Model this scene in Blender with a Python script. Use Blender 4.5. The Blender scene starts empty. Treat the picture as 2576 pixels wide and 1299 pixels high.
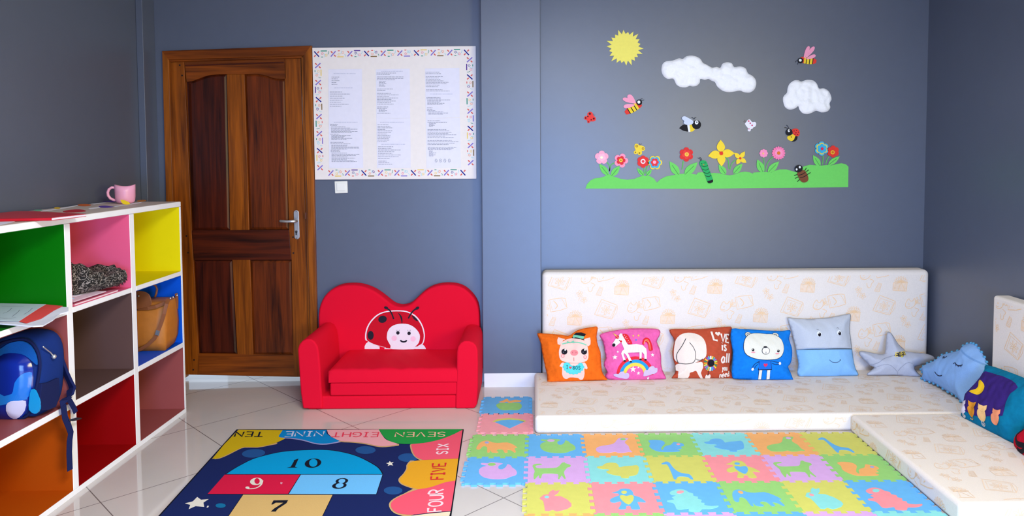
import bpy, bmesh, math, random
from mathutils import Vector, Matrix, noise
from mathutils.geometry import delaunay_2d_cdt

random.seed(7)
SC = bpy.context.scene
COL = SC.collection
PI = math.pi

# ------------------------------------------------------------------ camera
W, HT = 2576, 1299
FPX, PPX, PPY = 1847.17, 1374.32, 480.30          # focal length and principal point in pixels
YAW, PITCH, ROLL = 0.018278, -0.050244, -0.002783
CAM = Vector((0, 0, 1.5483))                        # eye height of a standing adult
_f = Vector((math.sin(YAW) * math.cos(PITCH), math.cos(YAW) * math.cos(PITCH), math.sin(PITCH)))
_r = Vector((math.cos(YAW), -math.sin(YAW), 0))
_u = _r.cross(_f)
CR = _r * math.cos(ROLL) + _u * math.sin(ROLL)
CU = -_r * math.sin(ROLL) + _u * math.cos(ROLL)
cd = bpy.data.cameras.new('camera')
cam = bpy.data.objects.new('camera', cd)
COL.objects.link(cam)
cam.matrix_world = Matrix(((CR.x, CU.x, -_f.x, CAM.x), (CR.y, CU.y, -_f.y, CAM.y), (CR.z, CU.z, -_f.z, CAM.z), (0, 0, 0, 1)))
cd.sensor_fit = 'HORIZONTAL'
cd.sensor_width = 36
cd.lens = FPX / W * 36
cd.shift_x = -(PPX - W / 2) / W
cd.shift_y = -(HT / 2 - PPY) / W
cd.clip_start = 0.05
SC.camera = cam

# ------------------------------------------------------------------ light and exposure
SC.view_settings.view_transform = 'Standard'
SC.view_settings.look = 'None'
SC.view_settings.exposure = 0.0
SC.view_settings.gamma = 1.0
SC.view_settings.use_curve_mapping = False
wd = bpy.data.worlds.new('sky')
SC.world = wd
wd.use_nodes = True
bgn = wd.node_tree.nodes['Background']
bgn.inputs[0].default_value = (0.62, 0.78, 1.0, 1)
bgn.inputs[1].default_value = 1.2


def area(name, loc, target, sx, sy, power, rgb, spread=180):
    l = bpy.data.lights.new(name, 'AREA')
    l.shape = 'RECTANGLE'
    l.size, l.size_y = sx, sy
    l.energy = power
    l.color = rgb
    l.spread = math.radians(spread)
    o = bpy.data.objects.new(name, l)
    COL.objects.link(o)
    o.location = loc
    o.rotation_euler = (Vector(target) - Vector(loc)).to_track_quat('-Z', 'Y').to_euler()
    return o


# cool daylight through the garden door behind the camera, warmer daylight through the window in the right wall,
# an added fill light under the ceiling, and the daylight of the corridor behind the closed door
LA, LB, LC = (72.0, (0.22, 0.44, 1.0)), (108.0, (1.0, 0.86, 0.30)), (158.0, (0.85, 0.88, 0.93))
area('garden_door_daylight', (0.40, -2.13, 0.95), (0.40, 4.9, 0.55), 1.6, 1.7, LA[0], LA[1], 90)
area('side_window_daylight', (2.62, -0.45, 1.55), (-0.6, 3.0, 0.8), 1.4, 1.2, LB[0], LB[1], 160)
area('ceiling_fill_light', (0.2, 1.2, 2.72), (0.2, 1.2, 0), 1.2, 0.3, LC[0], LC[1])
area('corridor_daylight', (-1.75, 5.75, 1.9), (-1.8, 5.15, 0), 0.7, 0.5, 15, (0.72, 0.87, 1.0))


# ------------------------------------------------------------------ pixel -> point on a real surface
def ray(u, v):
    return CR * ((u - PPX) / FPX) - CU * ((v - PPY) / FPX) + _f


def on_y(u, v, y):
    d = ray(u, v)
    return CAM + d * (y / d.y)


def on_z(u, v, z):
    d = ray(u, v)
    return CAM + d * ((z - CAM.z) / d.z)


def on_x(u, v, x):
    d = ray(u, v)
    return CAM + d * (x / d.x)


class Plane:
    """a flat (or, with H, bulging) surface in the room; loc() turns a pixel into its own metres, w() into the world"""

    def __init__(s, O, ex, ey, H=None):
        s.O, s.ex = Vector(O), Vector(ex).normalized()
        ey = Vector(ey)
        s.ey = (ey - s.ex * ey.dot(s.ex)).normalized()
        s.n = s.ex.cross(s.ey)
        if s.n.dot(CAM - s.O) < 0:
            s.n = -s.n
        s.H = H
        s.zmin = None

    def loc(s, p):
        d = ray(*p)
        t = (s.O - CAM).dot(s.n) / d.dot(s.n)
        q = CAM + d * t - s.O
        return (q.dot(s.ex), q.dot(s.ey))

    def w(s, a, b, h=0.0):
        hh = h + (s.H(a, b) if s.H else 0.0)
        q = s.O + s.ex * a + s.ey * b + s.n * hh
        if s.zmin is not None and q.z < s.zmin:
            q.z = s.zmin
        return q


def crop(x0, y0, k):
    return lambda p: (x0 + k * p[0], y0 + k * p[1])


PXI = lambda p: p


# ------------------------------------------------------------------ materials
_m = {}


def lin(c):
    c = c / 255.0
    return c / 12.92 if c <= 0.04045 else ((c + 0.055) / 1.055) ** 2.4


def mat(kind, rgb):
    key = (kind, tuple(rgb))
    if key in _m:
        return _m[key]
    m = bpy.data.materials.new('%s_%d_%d_%d' % ((kind,) + tuple(int(c) for c in rgb)))
    m.use_nodes = True
    nt = m.node_tree
    N, L = nt.nodes, nt.links
    b = N['Principled BSDF']
    base = (lin(rgb[0]), lin(rgb[1]), lin(rgb[2]), 1)
    P = {'wallpaint': (.40, .8, .03, 14, .02, 0),  # roughness, specular, colour variation, noise scale, bump, sheen
        'paint': (.75, .25, .05, 14, .02, 0), 'fabric': (.92, .15, .08, 260, .10, .15), 'plush': (.95, .1, .16, 45, .25, .35),
        'foam': (.8, .25, .04, 60, .03, 0), 'mat': (.78, .25, .05, 30, 0, 0), 'paper': (.8, .25, .03, 30, .01, 0),
        'plastic': (.35, .5, .03, 20, 0, 0), 'gloss': (.12, .5, .03, 10, 0, 0), 'metal': (.38, .5, .05, 40, 0, 0), 'lacquer': (.5, .35, .04, 8, .01, 0),
        'board': (.5, .25, .03, 6, 0, 0), 'leather': (.5, .4, .10, 30, .12, 0), 'rug': (.95, .05, .10, 500, .15, .2), 'cotton': (.98, .05, .02, 130, .22, .3),
        'sofa': (.85, .15, .05, 380, .06, .15), 'ink': (.85, .1, .1, 60, 0, 0)}[kind]
    b.inputs['Roughness'].default_value = P[0]
    b.inputs['Specular IOR Level'].default_value = P[1]
    if kind == 'metal':
        b.inputs['Metallic'].default_value = 0.85
    if P[5]:
        b.inputs['Sheen Weight'].default_value = P[5]
        b.inputs['Sheen Roughness'].default_value = .5
        b.inputs['Sheen Tint'].default_value = base
    tc = N.new('ShaderNodeTexCoord')
    nz = N.new('ShaderNodeTexNoise')
    nz.inputs['Scale'].default_value = P[3]
    nz.inputs['Detail'].default_value = 3
    L.new(tc.outputs['Object'], nz.inputs['Vector'])
    mx = N.new('ShaderNodeMix')
    mx.data_type = 'RGBA'
    lo = tuple(max(0, c * (1 - P[2] * 1.4)) for c in base[:3]) + (1,)
    hi = tuple(min(1, c * (1 + P[2] * 1.4)) for c in base[:3]) + (1,)
    mx.inputs[6].default_value = lo
    mx.inputs[7].default_value = hi
    L.new(nz.outputs['Fac'], mx.inputs[0])
    L.new(mx.outputs[2], b.inputs['Base Color'])
    if P[4]:
        bp = N.new('ShaderNodeBump')
        bp.inputs['Strength'].default_value = P[4]
        bp.inputs['Distance'].default_value = .01
        L.new(nz.outputs['Fac'], bp.inputs['Height'])
        L.new(bp.outputs[0], b.inputs['Normal'])
    if kind == 'mat':  # finely ribbed puzzle-mat foam
        wv = N.new('ShaderNodeTexWave')
        wv.inputs['Scale'].default_value = 95
        wv.bands_direction = 'X'
        L.new(tc.outputs['Object'], wv.inputs['Vector'])
        bp = N.new('ShaderNodeBump')
        bp.inputs['Strength'].default_value = .18
        bp.inputs['Distance'].default_value = .002
        L.new(wv.outputs['Fac'], bp.inputs['Height'])
        L.new(bp.outputs[0], b.inputs['Normal'])
    _m[key] = m
    return m


def wood(name, dark, light, vertical=True, red=0.0):
    if name in _m:
        return _m[name]
    m = bpy.data.materials.new(name)
    m.use_nodes = True
    nt = m.node_tree
    N, L = nt.nodes, nt.links
    b = N['Principled BSDF']
    tc = N.new('ShaderNodeTexCoord')
    mp = N.new('ShaderNodeMapping')
    mp.inputs['Scale'].default_value = (26, 26, 1.6) if vertical else (1.6, 26, 26)
    L.new(tc.outputs['Object'], mp.inputs[0])
    n1 = N.new('ShaderNodeTexNoise')
    n1.inputs['Scale'].default_value = 1.0
    n1.inputs['Detail'].default_value = 6
    n1.inputs['Distortion'].default_value = .8
    L.new(mp.outputs[0], n1.inputs['Vector'])
    mp2 = N.new('ShaderNodeMapping')
    mp2.inputs['Scale'].default_value = (150, 150, 5) if vertical else (5, 150, 150)
    L.new(tc.outputs['Object'], mp2.inputs[0])
    n2 = N.new('ShaderNodeTexNoise')
    n2.inputs['Scale'].default_value = 1.0
    n2.inputs['Detail'].default_value = 3
    L.new(mp2.outputs[0], n2.inputs['Vector'])
    ad = N.new('ShaderNodeMath')
    ad.operation = 'MULTIPLY_ADD'
    ad.inputs[1].default_value = .35
    L.new(n2.outputs['Fac'], ad.inputs[0])
    L.new(n1.outputs['Fac'], ad.inputs[2])
    cr = N.new('ShaderNodeValToRGB')
    cr.color_ramp.elements[0].position = .42
    cr.color_ramp.elements[1].position = .88
    cr.color_ramp.elements[0].color = tuple(lin(c) for c in dark) + (1,)
    cr.color_ramp.elements[1].color = tuple(lin(c) for c in light) + (1,)
    L.new(ad.outputs[0], cr.inputs[0])
    L.new(cr.outputs[0], b.inputs['Base Color'])
    b.inputs['Roughness'].default_value = .36
    b.inputs['Specular IOR Level'].default_value = .25
    bp = N.new('ShaderNodeBump')
    bp.inputs['Strength'].default_value = .12
    bp.inputs['Distance'].default_value = .003
    L.new(ad.outputs[0], bp.inputs['Height'])
    L.new(bp.outputs[0], b.inputs['Normal'])
    _m[name] = m
    return m


def wall_mat():
    return mat('wallpaint', (84, 91, 109))


def floor_mat():
    m = bpy.data.materials.new('polished_floor_tiles')
    m.use_nodes = True
    nt = m.node_tree
    N, L = nt.nodes, nt.links
    b = N['Principled BSDF']
    tc = N.new('ShaderNodeTexCoord')
    sp = N.new('ShaderNodeSeparateXYZ')
    L.new(tc.outputs['Object'], sp.inputs[0])

    def math_(op, a, c, d=None):
        n = N.new('ShaderNodeMath')
        n.operation = op
        for i, x in enumerate((a, c, d)):
            if x is None:
                continue
            if isinstance(x, (int, float)):
                n.inputs[i].default_value = x
            else:
                L.new(x, n.inputs[i])
        return n.outputs[0]
    k = 1 / math.sqrt(2)
    u = math_('MULTIPLY', math_('ADD', sp.outputs[0], sp.outputs[1]), k)
    v = math_('MULTIPLY', math_('SUBTRACT', sp.outputs[1], sp.outputs[0]), k)
    lines = []
    for c, o in ((u, .922), (v, 2.385)):
        fr = math_('FRACT', math_('DIVIDE', math_('ADD', c, 10 * .635 - o), .635), 0)
        lines.append(math_('LESS_THAN', math_('ABSOLUTE', math_('SUBTRACT', fr, .5), 0), .4965))
    keep = math_('MULTIPLY', lines[0], lines[1])
    nz = N.new('ShaderNodeTexNoise')
    nz.inputs['Scale'].default_value = 3
    nz.inputs['Detail'].default_value = 4
    L.new(tc.outputs['Object'], nz.inputs['Vector'])
    mx = N.new('ShaderNodeMix')
    mx.data_type = 'RGBA'
    mx.inputs[6].default_value = (lin(199), lin(191), lin(187), 1)
    mx.inputs[7].default_value = (lin(212), lin(205), lin(201), 1)
    L.new(nz.outputs['Fac'], mx.inputs[0])
    m2 = N.new('ShaderNodeMix')
    m2.data_type = 'RGBA'
    m2.inputs[6].default_value = (lin(118), lin(110), lin(108), 1)
    L.new(keep, m2.inputs[0])
    L.new(mx.outputs[2], m2.inputs[7])
    L.new(m2.outputs[2], b.inputs['Base Color'])
    b.inputs['Roughness'].default_value = .07
    b.inputs['Specular IOR Level'].default_value = .85
    return m


def leopard_mat():
    m = bpy.data.materials.new('animal_print_cloth')
    m.use_nodes = True
    nt = m.node_tree
    N, L = nt.nodes, nt.links
    b = N['Principled BSDF']
    tc = N.new('ShaderNodeTexCoord')
    nz = N.new('ShaderNodeTexNoise')
    nz.inputs['Scale'].default_value = 30
    L.new(tc.outputs['Object'], nz.inputs['Vector'])
    mx = N.new('ShaderNodeMix')
    mx.data_type = 'RGBA'
    mx.inputs[0].default_value = .08
    L.new(tc.outputs['Object'], mx.inputs[6])
    L.new(nz.outputs['Color'], mx.inputs[7])
    v = N.new('ShaderNodeTexVoronoi')
    v.feature = 'DISTANCE_TO_EDGE'
    v.inputs['Scale'].default_value = 38
    L.new(mx.outputs[2], v.inputs['Vector'])
    cr = N.new('ShaderNodeValToRGB')
    e = cr.color_ramp.elements
    e[0].position, e[0].color = 0.0, (lin(168), lin(162), lin(158), 1)
    e[1].position, e[1].color = .04, (lin(120), lin(108), lin(100), 1)
    for pos, c in ((.07, (16, 14, 15)), (.27, (22, 19, 19)), (.33, (80, 68, 60)), (.46, (118, 110, 106))):
        x = e.new(pos)
        x.color = tuple(lin(k) for k in c) + (1,)
    L.new(v.outputs['Distance'], cr.inputs[0])
    L.new(cr.outputs[0], b.inputs['Base Color'])
    b.inputs['Roughness'].default_value = .9
    return m


# ------------------------------------------------------------------ 2-D shapes
def ell(cx, cy, rx, ry=None, rot=0, n=22):
    ry = rx if ry is None else ry
    c, s = math.cos(math.radians(rot)), math.sin(math.radians(rot))
    return [(cx + rx * math.cos(a) * c - ry * math.sin(a) * s, cy + rx * math.cos(a) * s + ry * math.sin(a) * c)
            for a in (2 * PI * i / n for i in range(n))]


def star(cx, cy, ro, ri, n=5, rot=-90, sy=1):
    return [(cx + (ro if i % 2 == 0 else ri) * math.cos(math.radians(rot) + PI * i / n),
             cy + sy * (ro if i % 2 == 0 else ri) * math.sin(math.radians(rot) + PI * i / n)) for i in range(2 * n)]


def smooth(p, n=4, closed=True):
    out, m = [], len(p)
    for i in range(m if closed else m - 1):
        g = (lambda k: p[k % m]) if closed else (lambda k: p[max(0, min(m - 1, k))])
        a, b, c, d = g(i - 1), g(i), g(i + 1), g(i + 2)
        for k in range(n):
            t = k / n
            out.append(tuple(.5 * (2 * b[j] + (c[j] - a[j]) * t + (2 * a[j] - 5 * b[j] + 4 * c[j] - d[j]) * t * t
                                   + (3 * b[j] - a[j] - 3 * c[j] + d[j]) * t ** 3) for j in (0, 1)))
    if not closed:
        out.append(tuple(p[-1]))
    return out


def leaf(b, t, w):
    dx, dy = t[0] - b[0], t[1] - b[1]
    l = math.hypot(dx, dy)
    nx, ny = -dy / l, dx / l
    o = []
    for s in (1, -1):
        r = [(k / 8) for k in range(9)] if s == 1 else [(k / 8) for k in range(7, 0, -1)]
        for q in r:
            h = s * w * .5 * math.sin(PI * q ** .8)
            o.append((b[0] + dx * q + nx * h, b[1] + dy * q + ny * h))
    return o


def petal(b, t, w):
    dx, dy = t[0] - b[0], t[1] - b[1]
    l = math.hypot(dx, dy)
    nx, ny = -dy / l, dx / l
    o = []
    for i in range(18):
        a = 2 * PI * i / 18
        q = .5 - .5 * math.cos(a)
        h = math.sin(a) * w * .5 * (.45 + .75 * q)
        o.append((b[0] + dx * q + nx * h, b[1] + dy * q + ny * h))
    return o


def flower(cx, cy, r, n=5, depth=.22, rot=-90, m=8):
    k = n * m
    q = lambda a: r * (1 - depth * 1.25 * (1 - abs(math.cos(n * a / 2)) ** .62))
    return [(cx + q(a) * math.cos(a + math.radians(rot)), cy + q(a) * math.sin(a + math.radians(rot)))
            for a in (2 * PI * i / k for i in range(k))]


def heart(cx, cy, r):
    return [(cx + r * 16 * math.sin(t) ** 3 / 17, cy - r * (13 * math.cos(t) - 5 * math.cos(2 * t) - 2 * math.cos(3 * t) - math.cos(4 * t)) / 17)
            for t in (2 * PI * i / 24 for i in range(24))]


def band(tail, head, r, t0, t1):
    dx, dy = head[0] - tail[0], head[1] - tail[1]
    l = math.hypot(dx, dy)
    nx, ny = -dy / l, dx / l
    wd_ = lambda t: r * math.sqrt(max(0, math.sin(PI * (.06 + .80 * t))))
    ts = [t0 + (t1 - t0) * i / 6 for i in range(7)]
    bow = lambda s: .10 * (1 - s * s)
    o = []
    for s in (1, -1):
        for t in (ts if s == 1 else ts[::-1]):
            o.append((tail[0] + dx * t + nx * s * wd_(t), tail[1] + dy * t + ny * s * wd_(t)))
    return o


def seg_d(px, py, a, b):
    vx, vy = b[0] - a[0], b[1] - a[1]
    L2 = vx * vx + vy * vy
    t = 0 if L2 == 0 else max(0, min(1, ((px - a[0]) * vx + (py - a[1]) * vy) / L2))
    return math.hypot(px - a[0] - t * vx, py - a[1] - t * vy)


def edge_d(p, lp):
    return min(seg_d(p[0], p[1], lp[i - 1], lp[i]) for i in range(len(lp)))


def inside(p, lp):
    c = False
    for i in range(len(lp)):
        a, b = lp[i - 1], lp[i]
        if (a[1] > p[1]) != (b[1] > p[1]) and p[0] < (b[0] - a[0]) * (p[1] - a[1]) / (b[1] - a[1]) + a[0]:
            c = not c
    return c


def fill(lp, step=None, cuts=()):
    vs = [Vector(p) for p in lp]
    n = len(vs)
    ed = [(i, (i + 1) % n) for i in range(n)]
    for a, b in cuts:
        vs += [Vector(a), Vector(b)]
        ed.append((len(vs) - 2, len(vs) - 1))
    if step:
        x0, x1 = min(p[0] for p in lp), max(p[0] for p in lp)
        y0, y1 = min(p[1] for p in lp), max(p[1] for p in lp)
        j, y = 0, y0
        while y < y1:
            x = x0 + (step / 2 if j % 2 else 0)
            while x < x1:
                if inside((x, y), lp) and edge_d((x, y), lp) > step * .45:
                    vs.append(Vector((x, y)))
                x += step
            y += step * .866
            j += 1
    r = delaunay_2d_cdt(vs, ed, [list(range(n))], 1, 1e-6, False)
    v2 = [(v.x, v.y) for v in r[0]]
    fs = []
    for f in r[2]:
        cx = sum(v2[i][0] for i in f) / len(f)
        cy = sum(v2[i][1] for i in f) / len(f)
        if inside((cx, cy), lp):
            fs.append(tuple(f))
    return v2, fs


def stroke(p, w, sm=3, closed=False, taper=False):
    if sm and len(p) > 2:
        p = smooth(p, sm, closed)
    if closed:
        p = list(p) + [p[0]]
    v, f = [], []
    m = len(p)
    for i in range(m):
        a, b = p[max(0, i - 1)], p[min(m - 1, i + 1)]
        if closed and i in (0, m - 1):
            a, b = p[-2], p[1]
        dx, dy = b[0] - a[0], b[1] - a[1]
        l = math.hypot(dx, dy) or 1
        k = w * .5 * ((.25 + .75 * math.sin(PI * i / (m - 1))) if taper else 1)
        v += [(p[i][0] - dy / l * k, p[i][1] + dx / l * k), (p[i][0] + dy / l * k, p[i][1] - dx / l * k)]
    for i in range(m - 1):
        f.append((2 * i, 2 * i + 1, 2 * i + 3, 2 * i + 2))
    return v, f


FONT = {  # strokes of hand lettering in a box 0..w x 0..1 (y up)
    'T': (.7, [[(0, 1), (.7, 1)], [(.35, 1), (.35, 0)]]), 'E': (.55, [[(.55, 1), (0, 1), (0, 0), (.55, 0)], [(0, .5), (.45, .5)]]),
    'N': (.65, [[(0, 0), (0, 1), (.65, 0), (.65, 1)]]), 'I': (.4, [[(.2, 0), (.2, 1)], [(.02, 1), (.38, 1)], [(.02, 0), (.38, 0)]]),
    'G': (.65, [[(.62, .85), (.35, 1), (.08, .8), (0, .45), (.12, .1), (.4, 0), (.64, .15), (.64, .45), (.38, .45)]]),
    'H': (.62, [[(0, 0), (0, 1)], [(.62, 0), (.62, 1)], [(0, .5), (.62, .5)]]),
    'S': (.55, [[(.53, .85), (.3, 1), (.05, .85), (.1, .6), (.45, .42), (.52, .15), (.25, 0), (0, .15)]]),
    'V': (.65, [[(0, 1), (.33, 0), (.65, 1)]]), 'X': (.6, [[(0, 0), (.6, 1)], [(0, 1), (.6, 0)]]),
    'F': (.52, [[(.52, 1), (0, 1), (0, 0)], [(0, .52), (.42, .52)]]),
    'O': (.68, [[(.34, 1), (.08, .85), (0, .5), (.08, .15), (.34, 0), (.6, .15), (.68, .5), (.6, .85), (.34, 1)]]),
    'U': (.62, [[(0, 1), (0, .3), (.12, .05), (.31, 0), (.5, .05), (.62, .3), (.62, 1)]]),
    'R': (.58, [[(0, 0), (0, 1), (.35, 1), (.55, .85), (.5, .6), (.3, .5), (0, .5)], [(.28, .5), (.58, 0)]]),
    'L': (.5, [[(0, 1), (0, 0), (.5, 0)]]), '8': (.55, [[(.28, .52), (.05, .75), (.28, 1), (.5, .75), (.28, .52), (0, .25), (.28, 0), (.55, .25), (.28, .52)]]),
    '0': (.55, [[(.28, 1), (.05, .8), (0, .5), (.05, .2), (.28, 0), (.5, .2), (.55, .5), (.5, .8), (.28, 1)]]),
    'i': (.15, [[(.08, 0), (.08, .6)], [(.06, .82), (.1, .86)]]), 's': (.42, [[(.4, .52), (.2, .62), (.04, .5), (.2, .32), (.38, .16), (.2, 0), (0, .1)]]),
    'a': (.5, [[(.42, .55), (.2, .62), (0, .35), (.12, .02), (.32, .06), (.44, .3), (.44, .62)], [(.44, .6), (.42, .2), (.5, 0)]]),
    'l': (.12, [[(.06, 1), (.06, 0)]]), 'y': (.45, [[(0, .6), (.2, .15)], [(.45, .6), (.1, -.3)]]),
    'o': (.45, [[(.22, .6), (.03, .45), (.03, .12), (.22, 0), (.42, .12), (.42, .45), (.22, .6)]]),
    'u': (.42, [[(0, .6), (.04, .1), (.2, 0), (.36, .12), (.4, .6)], [(.4, .6), (.42, 0)]]), 'n': (.42, [[(0, 0), (0, .6)], [(0, .35), (.2, .6), (.38, .5), (.42, 0)]]),
    'e': (.45, [[(.02, .32), (.42, .34), (.36, .56), (.2, .62), (.02, .4), (.06, .1), (.25, 0), (.42, .1)]]),
    'd': (.45, [[(.4, .5), (.2, .6), (.02, .35), (.1, .04), (.3, .04), (.42, .25)], [(.44, 1), (.43, 0)]])}


def word(text, o, xv, yv, w=.16, gap=.22):
    """strokes of a word; o = start of the baseline, xv = vector spanning the whole word, yv = letter height vector"""
    tot = sum(FONT[c][0] for c in text) + gap * (len(text) - 1)
    res, x = [], 0
    hl = math.hypot(*yv)
    for c in text:
        wl, sts = FONT[c]
        for st in sts:
            pts = [(o[0] + xv[0] * (x + a) / tot + yv[0] * b, o[1] + xv[1] * (x + a) / tot + yv[1] * b) for a, b in st]
            res.append((pts, w * hl, 3 if len(pts) > 4 else 0))
        x += wl + gap
    return res


# ------------------------------------------------------------------ mesh collecting
class MB:
    def __init__(s):
        s.v, s.f, s.mi, s.ms = [], [], [], []

    def add(s, v, f, m):
        if m not in s.ms:
            s.ms.append(m)
        k = s.ms.index(m)
        o = len(s.v)
        s.v += [tuple(p) for p in v]
        s.f += [tuple(i + o for i in q) for q in f]
        s.mi += [k] * len(f)
        return s

    def box(s, a, b, m):
        (x0, y0, z0), (x1, y1, z1) = a, b
        return s.add([(x0, y0, z0), (x1, y0, z0), (x1, y1, z0), (x0, y1, z0), (x0, y0, z1), (x1, y0, z1), (x1, y1, z1), (x0, y1, z1)],
                     [(0, 3, 2, 1), (4, 5, 6, 7), (0, 1, 5, 4), (1, 2, 6, 5), (2, 3, 7, 6), (3, 0, 4, 7)], m)

    def prism(s, lp3, d, m):
        """closed loop of 3-D points pushed along d"""
        d = Vector(d)
        n = len(lp3)
        v = [Vector(p) for p in lp3] + [Vector(p) + d for p in lp3]
        return s.add(v, [tuple(range(n)), tuple(range(2 * n - 1, n - 1, -1))] + [(i, (i + 1) % n, n + (i + 1) % n, n + i) for i in range(n)], m)

    def loft(s, loops, m, cap=True):
        n = len(loops[0])
        v = [p for l in loops for p in l]
        f = []
        for k in range(len(loops) - 1):
            f += [(k * n + i, k * n + (i + 1) % n, (k + 1) * n + (i + 1) % n, (k + 1) * n + i) for i in range(n)]
        if cap:
            f += [tuple(range(n))[::-1], tuple(range((len(loops) - 1) * n, len(loops) * n))]
        return s.add(v, f, m)

    def tube(s, pts, r, m, n=10, cap=True):
        pts = [Vector(p) for p in pts]
        rs = r if isinstance(r, (list, tuple)) else [r] * len(pts)
        loops = []
        prev = None
        for i, p in enumerate(pts):
            t = (pts[min(len(pts) - 1, i + 1)] - pts[max(0, i - 1)]).normalized()
            a = prev if prev else (Vector((0, 0, 1)) if abs(t.z) < .9 else Vector((1, 0, 0)))
            u = (a - t * a.dot(t)).normalized()
            prev = u
            w = t.cross(u)
            loops.append([p + (u * math.cos(2 * PI * k / n) + w * math.sin(2 * PI * k / n)) * rs[i] for k in range(n)])
        return s.loft(loops, m, cap)

    def strap(s, pts, side, wd_, th, m):
        """flat webbing along pts; side = its width direction"""
        pts = [Vector(p) for p in pts]
        loops = []
        sd = Vector(side).normalized()
        for i, p in enumerate(pts):
            t = (pts[min(len(pts) - 1, i + 1)] - pts[max(0, i - 1)]).normalized()
            u = (sd - t * sd.dot(t)).normalized()
            n_ = t.cross(u)
            loops.append([p + u * wd_ / 2 + n_ * th / 2, p - u * wd_ / 2 + n_ * th / 2, p - u * wd_ / 2 - n_ * th / 2, p + u * wd_ / 2 - n_ * th / 2])
        return s.loft(loops, m)

    def lathe(s, prof, c, m, n=28):
        loops = [[(c[0] + r * math.cos(2 * PI * k / n), c[1] + r * math.sin(2 * PI * k / n), c[2] + z) for k in range(n)] for r, z in prof]
        return s.loft(loops, m, True)

    def ball(s, c, r, m, n=10, sq=(1, 1, 1)):
        loops = []
        for i in range(1, n):
            a = PI * i / n
            loops.append([(c[0] + sq[0] * r * math.sin(a) * math.cos(2 * PI * k / n), c[1] + sq[1] * r * math.sin(a) * math.sin(2 * PI * k / n),
                           c[2] - sq[2] * r * math.cos(a)) for k in range(n)])
        return s.loft(loops, m)

    def put(s, shape, pl, h, m, thick=0.0, rim=None):
        """a 2-D mesh laid on a surface; thick gives a cut-out sheet with real edges"""
        v2, f = shape
        s.add([pl.w(a, b, h + thick) for a, b in v2], f, m)
        if thick and rim:
            n = len(rim)
            s.add([pl.w(a, b, h + thick) for a, b in rim] + [pl.w(a, b, h) for a, b in rim], [(i, (i + 1) % n, n + (i + 1) % n, n + i) for i in range(n)], m)
        return s

    def build(s, name, parent=None, smooth_=False, bevel=0, seg=2, sub=0, auto=None, fix=True, **props):
        me = bpy.data.meshes.new(name)
        me.from_pydata(s.v, [], s.f)
        for m in s.ms:
            me.materials.append(m)
        for p, k in zip(me.polygons, s.mi):
            p.material_index = k
        if fix:
            bm = bmesh.new()
            bm.from_mesh(me)
            bmesh.ops.remove_doubles(bm, verts=bm.verts, dist=1e-6)
            bmesh.ops.recalc_face_normals(bm, faces=bm.faces)
            bm.to_mesh(me)
            bm.free()
        if smooth_ or bevel:
            for p in me.polygons:
                p.use_smooth = True
        if bevel and not smooth_:
            me.set_sharp_from_angle(angle=math.radians(50))
        o = bpy.data.objects.new(name, me)
        COL.objects.link(o)
        if parent:
            o.parent = parent
            o.matrix_parent_inverse = parent_inv(parent)
        if bevel:
            b = o.modifiers.new('bevel', 'BEVEL')
            b.width, b.segments, b.limit_method, b.angle_limit = bevel, seg, 'ANGLE', math.radians(40)
            b.harden_normals = True
        if sub:
            x = o.modifiers.new('subsurf', 'SUBSURF')
            x.levels = x.render_levels = sub
        for k, v in props.items():
            o[k] = v
        return o


def parent_inv(p):
    # every mesh is written in room coordinates; only the Empties at the things' bases carry a location
    return Matrix.Translation(-p.location)


def thing(name, label, cat, loc, group=None):
    o = bpy.data.objects.new(name, None)
    o.empty_display_size = .05
    COL.objects.link(o)
    o.location = loc
    o['label'], o['category'] = label, cat
    if group:
        o['group'] = group
    return o


def tag(o, label, cat, group=None):
    o['label'], o['category'] = label, cat
    if group:
        o['group'] = group
    return o


class Art:
    """draws shapes given in a traced coordinate system onto one surface, layer over layer"""

    def __init__(s, pl, T, eps=.0012, step=None):
        s.pl, s.T, s.eps, s.step = pl, T, eps, step
        s.mb = MB()
        s.k = 0

    def up(s):
        # every print lies a hair above the one before it
        s.k += 1
        return s.eps * .01 * (s.k % 30)

    def L(s, pts):
        return [s.pl.loc(s.T(p)) for p in pts]

    def sc(s, at, w):
        a, b = s.L([at, (at[0] + 10, at[1])])
        return w * math.hypot(b[0] - a[0], b[1] - a[1]) / 10

    def fill(s, pts, m, layer=1, thick=0):
        lp = s.L(pts)
        s.mb.put(fill(lp, s.step), s.pl, layer * s.eps + s.up(), m, thick, lp)
        return s

    def line(s, pts, w, m, layer=2, sm=3, closed=False, taper=False):
        s.mb.put(stroke(s.L(pts), s.sc(pts[0], w), sm, closed, taper), s.pl, layer * s.eps + s.up(), m)
        return s

    def word(s, text, o, xv, yv, m, layer=3, w=.16, gap=.22):
        for pts, ww, sm in word(text, o, xv, yv, w, gap):
            s.line(pts, ww, m, layer, sm)
        return s

    def done(s, name, parent=None, **k):
        o = s.mb.build(name, parent, fix=False, **k)
        s.mb = MB()
        return o


# colours used all over
WHITE = (238, 238, 240)
BLACK = (24, 24, 28)

# ================================================================== the room
YW, XL, XR, YR, ZC = 4.95, -2.54, 2.67, -2.2, 2.80
YP = 4.81                                           # front of the pillar and of the tall wall cushion
WM = wall_mat()


def struct(name, mb, **k):
    o = mb.build(name, **k)
    o['kind'] = 'structure'
    return o


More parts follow.
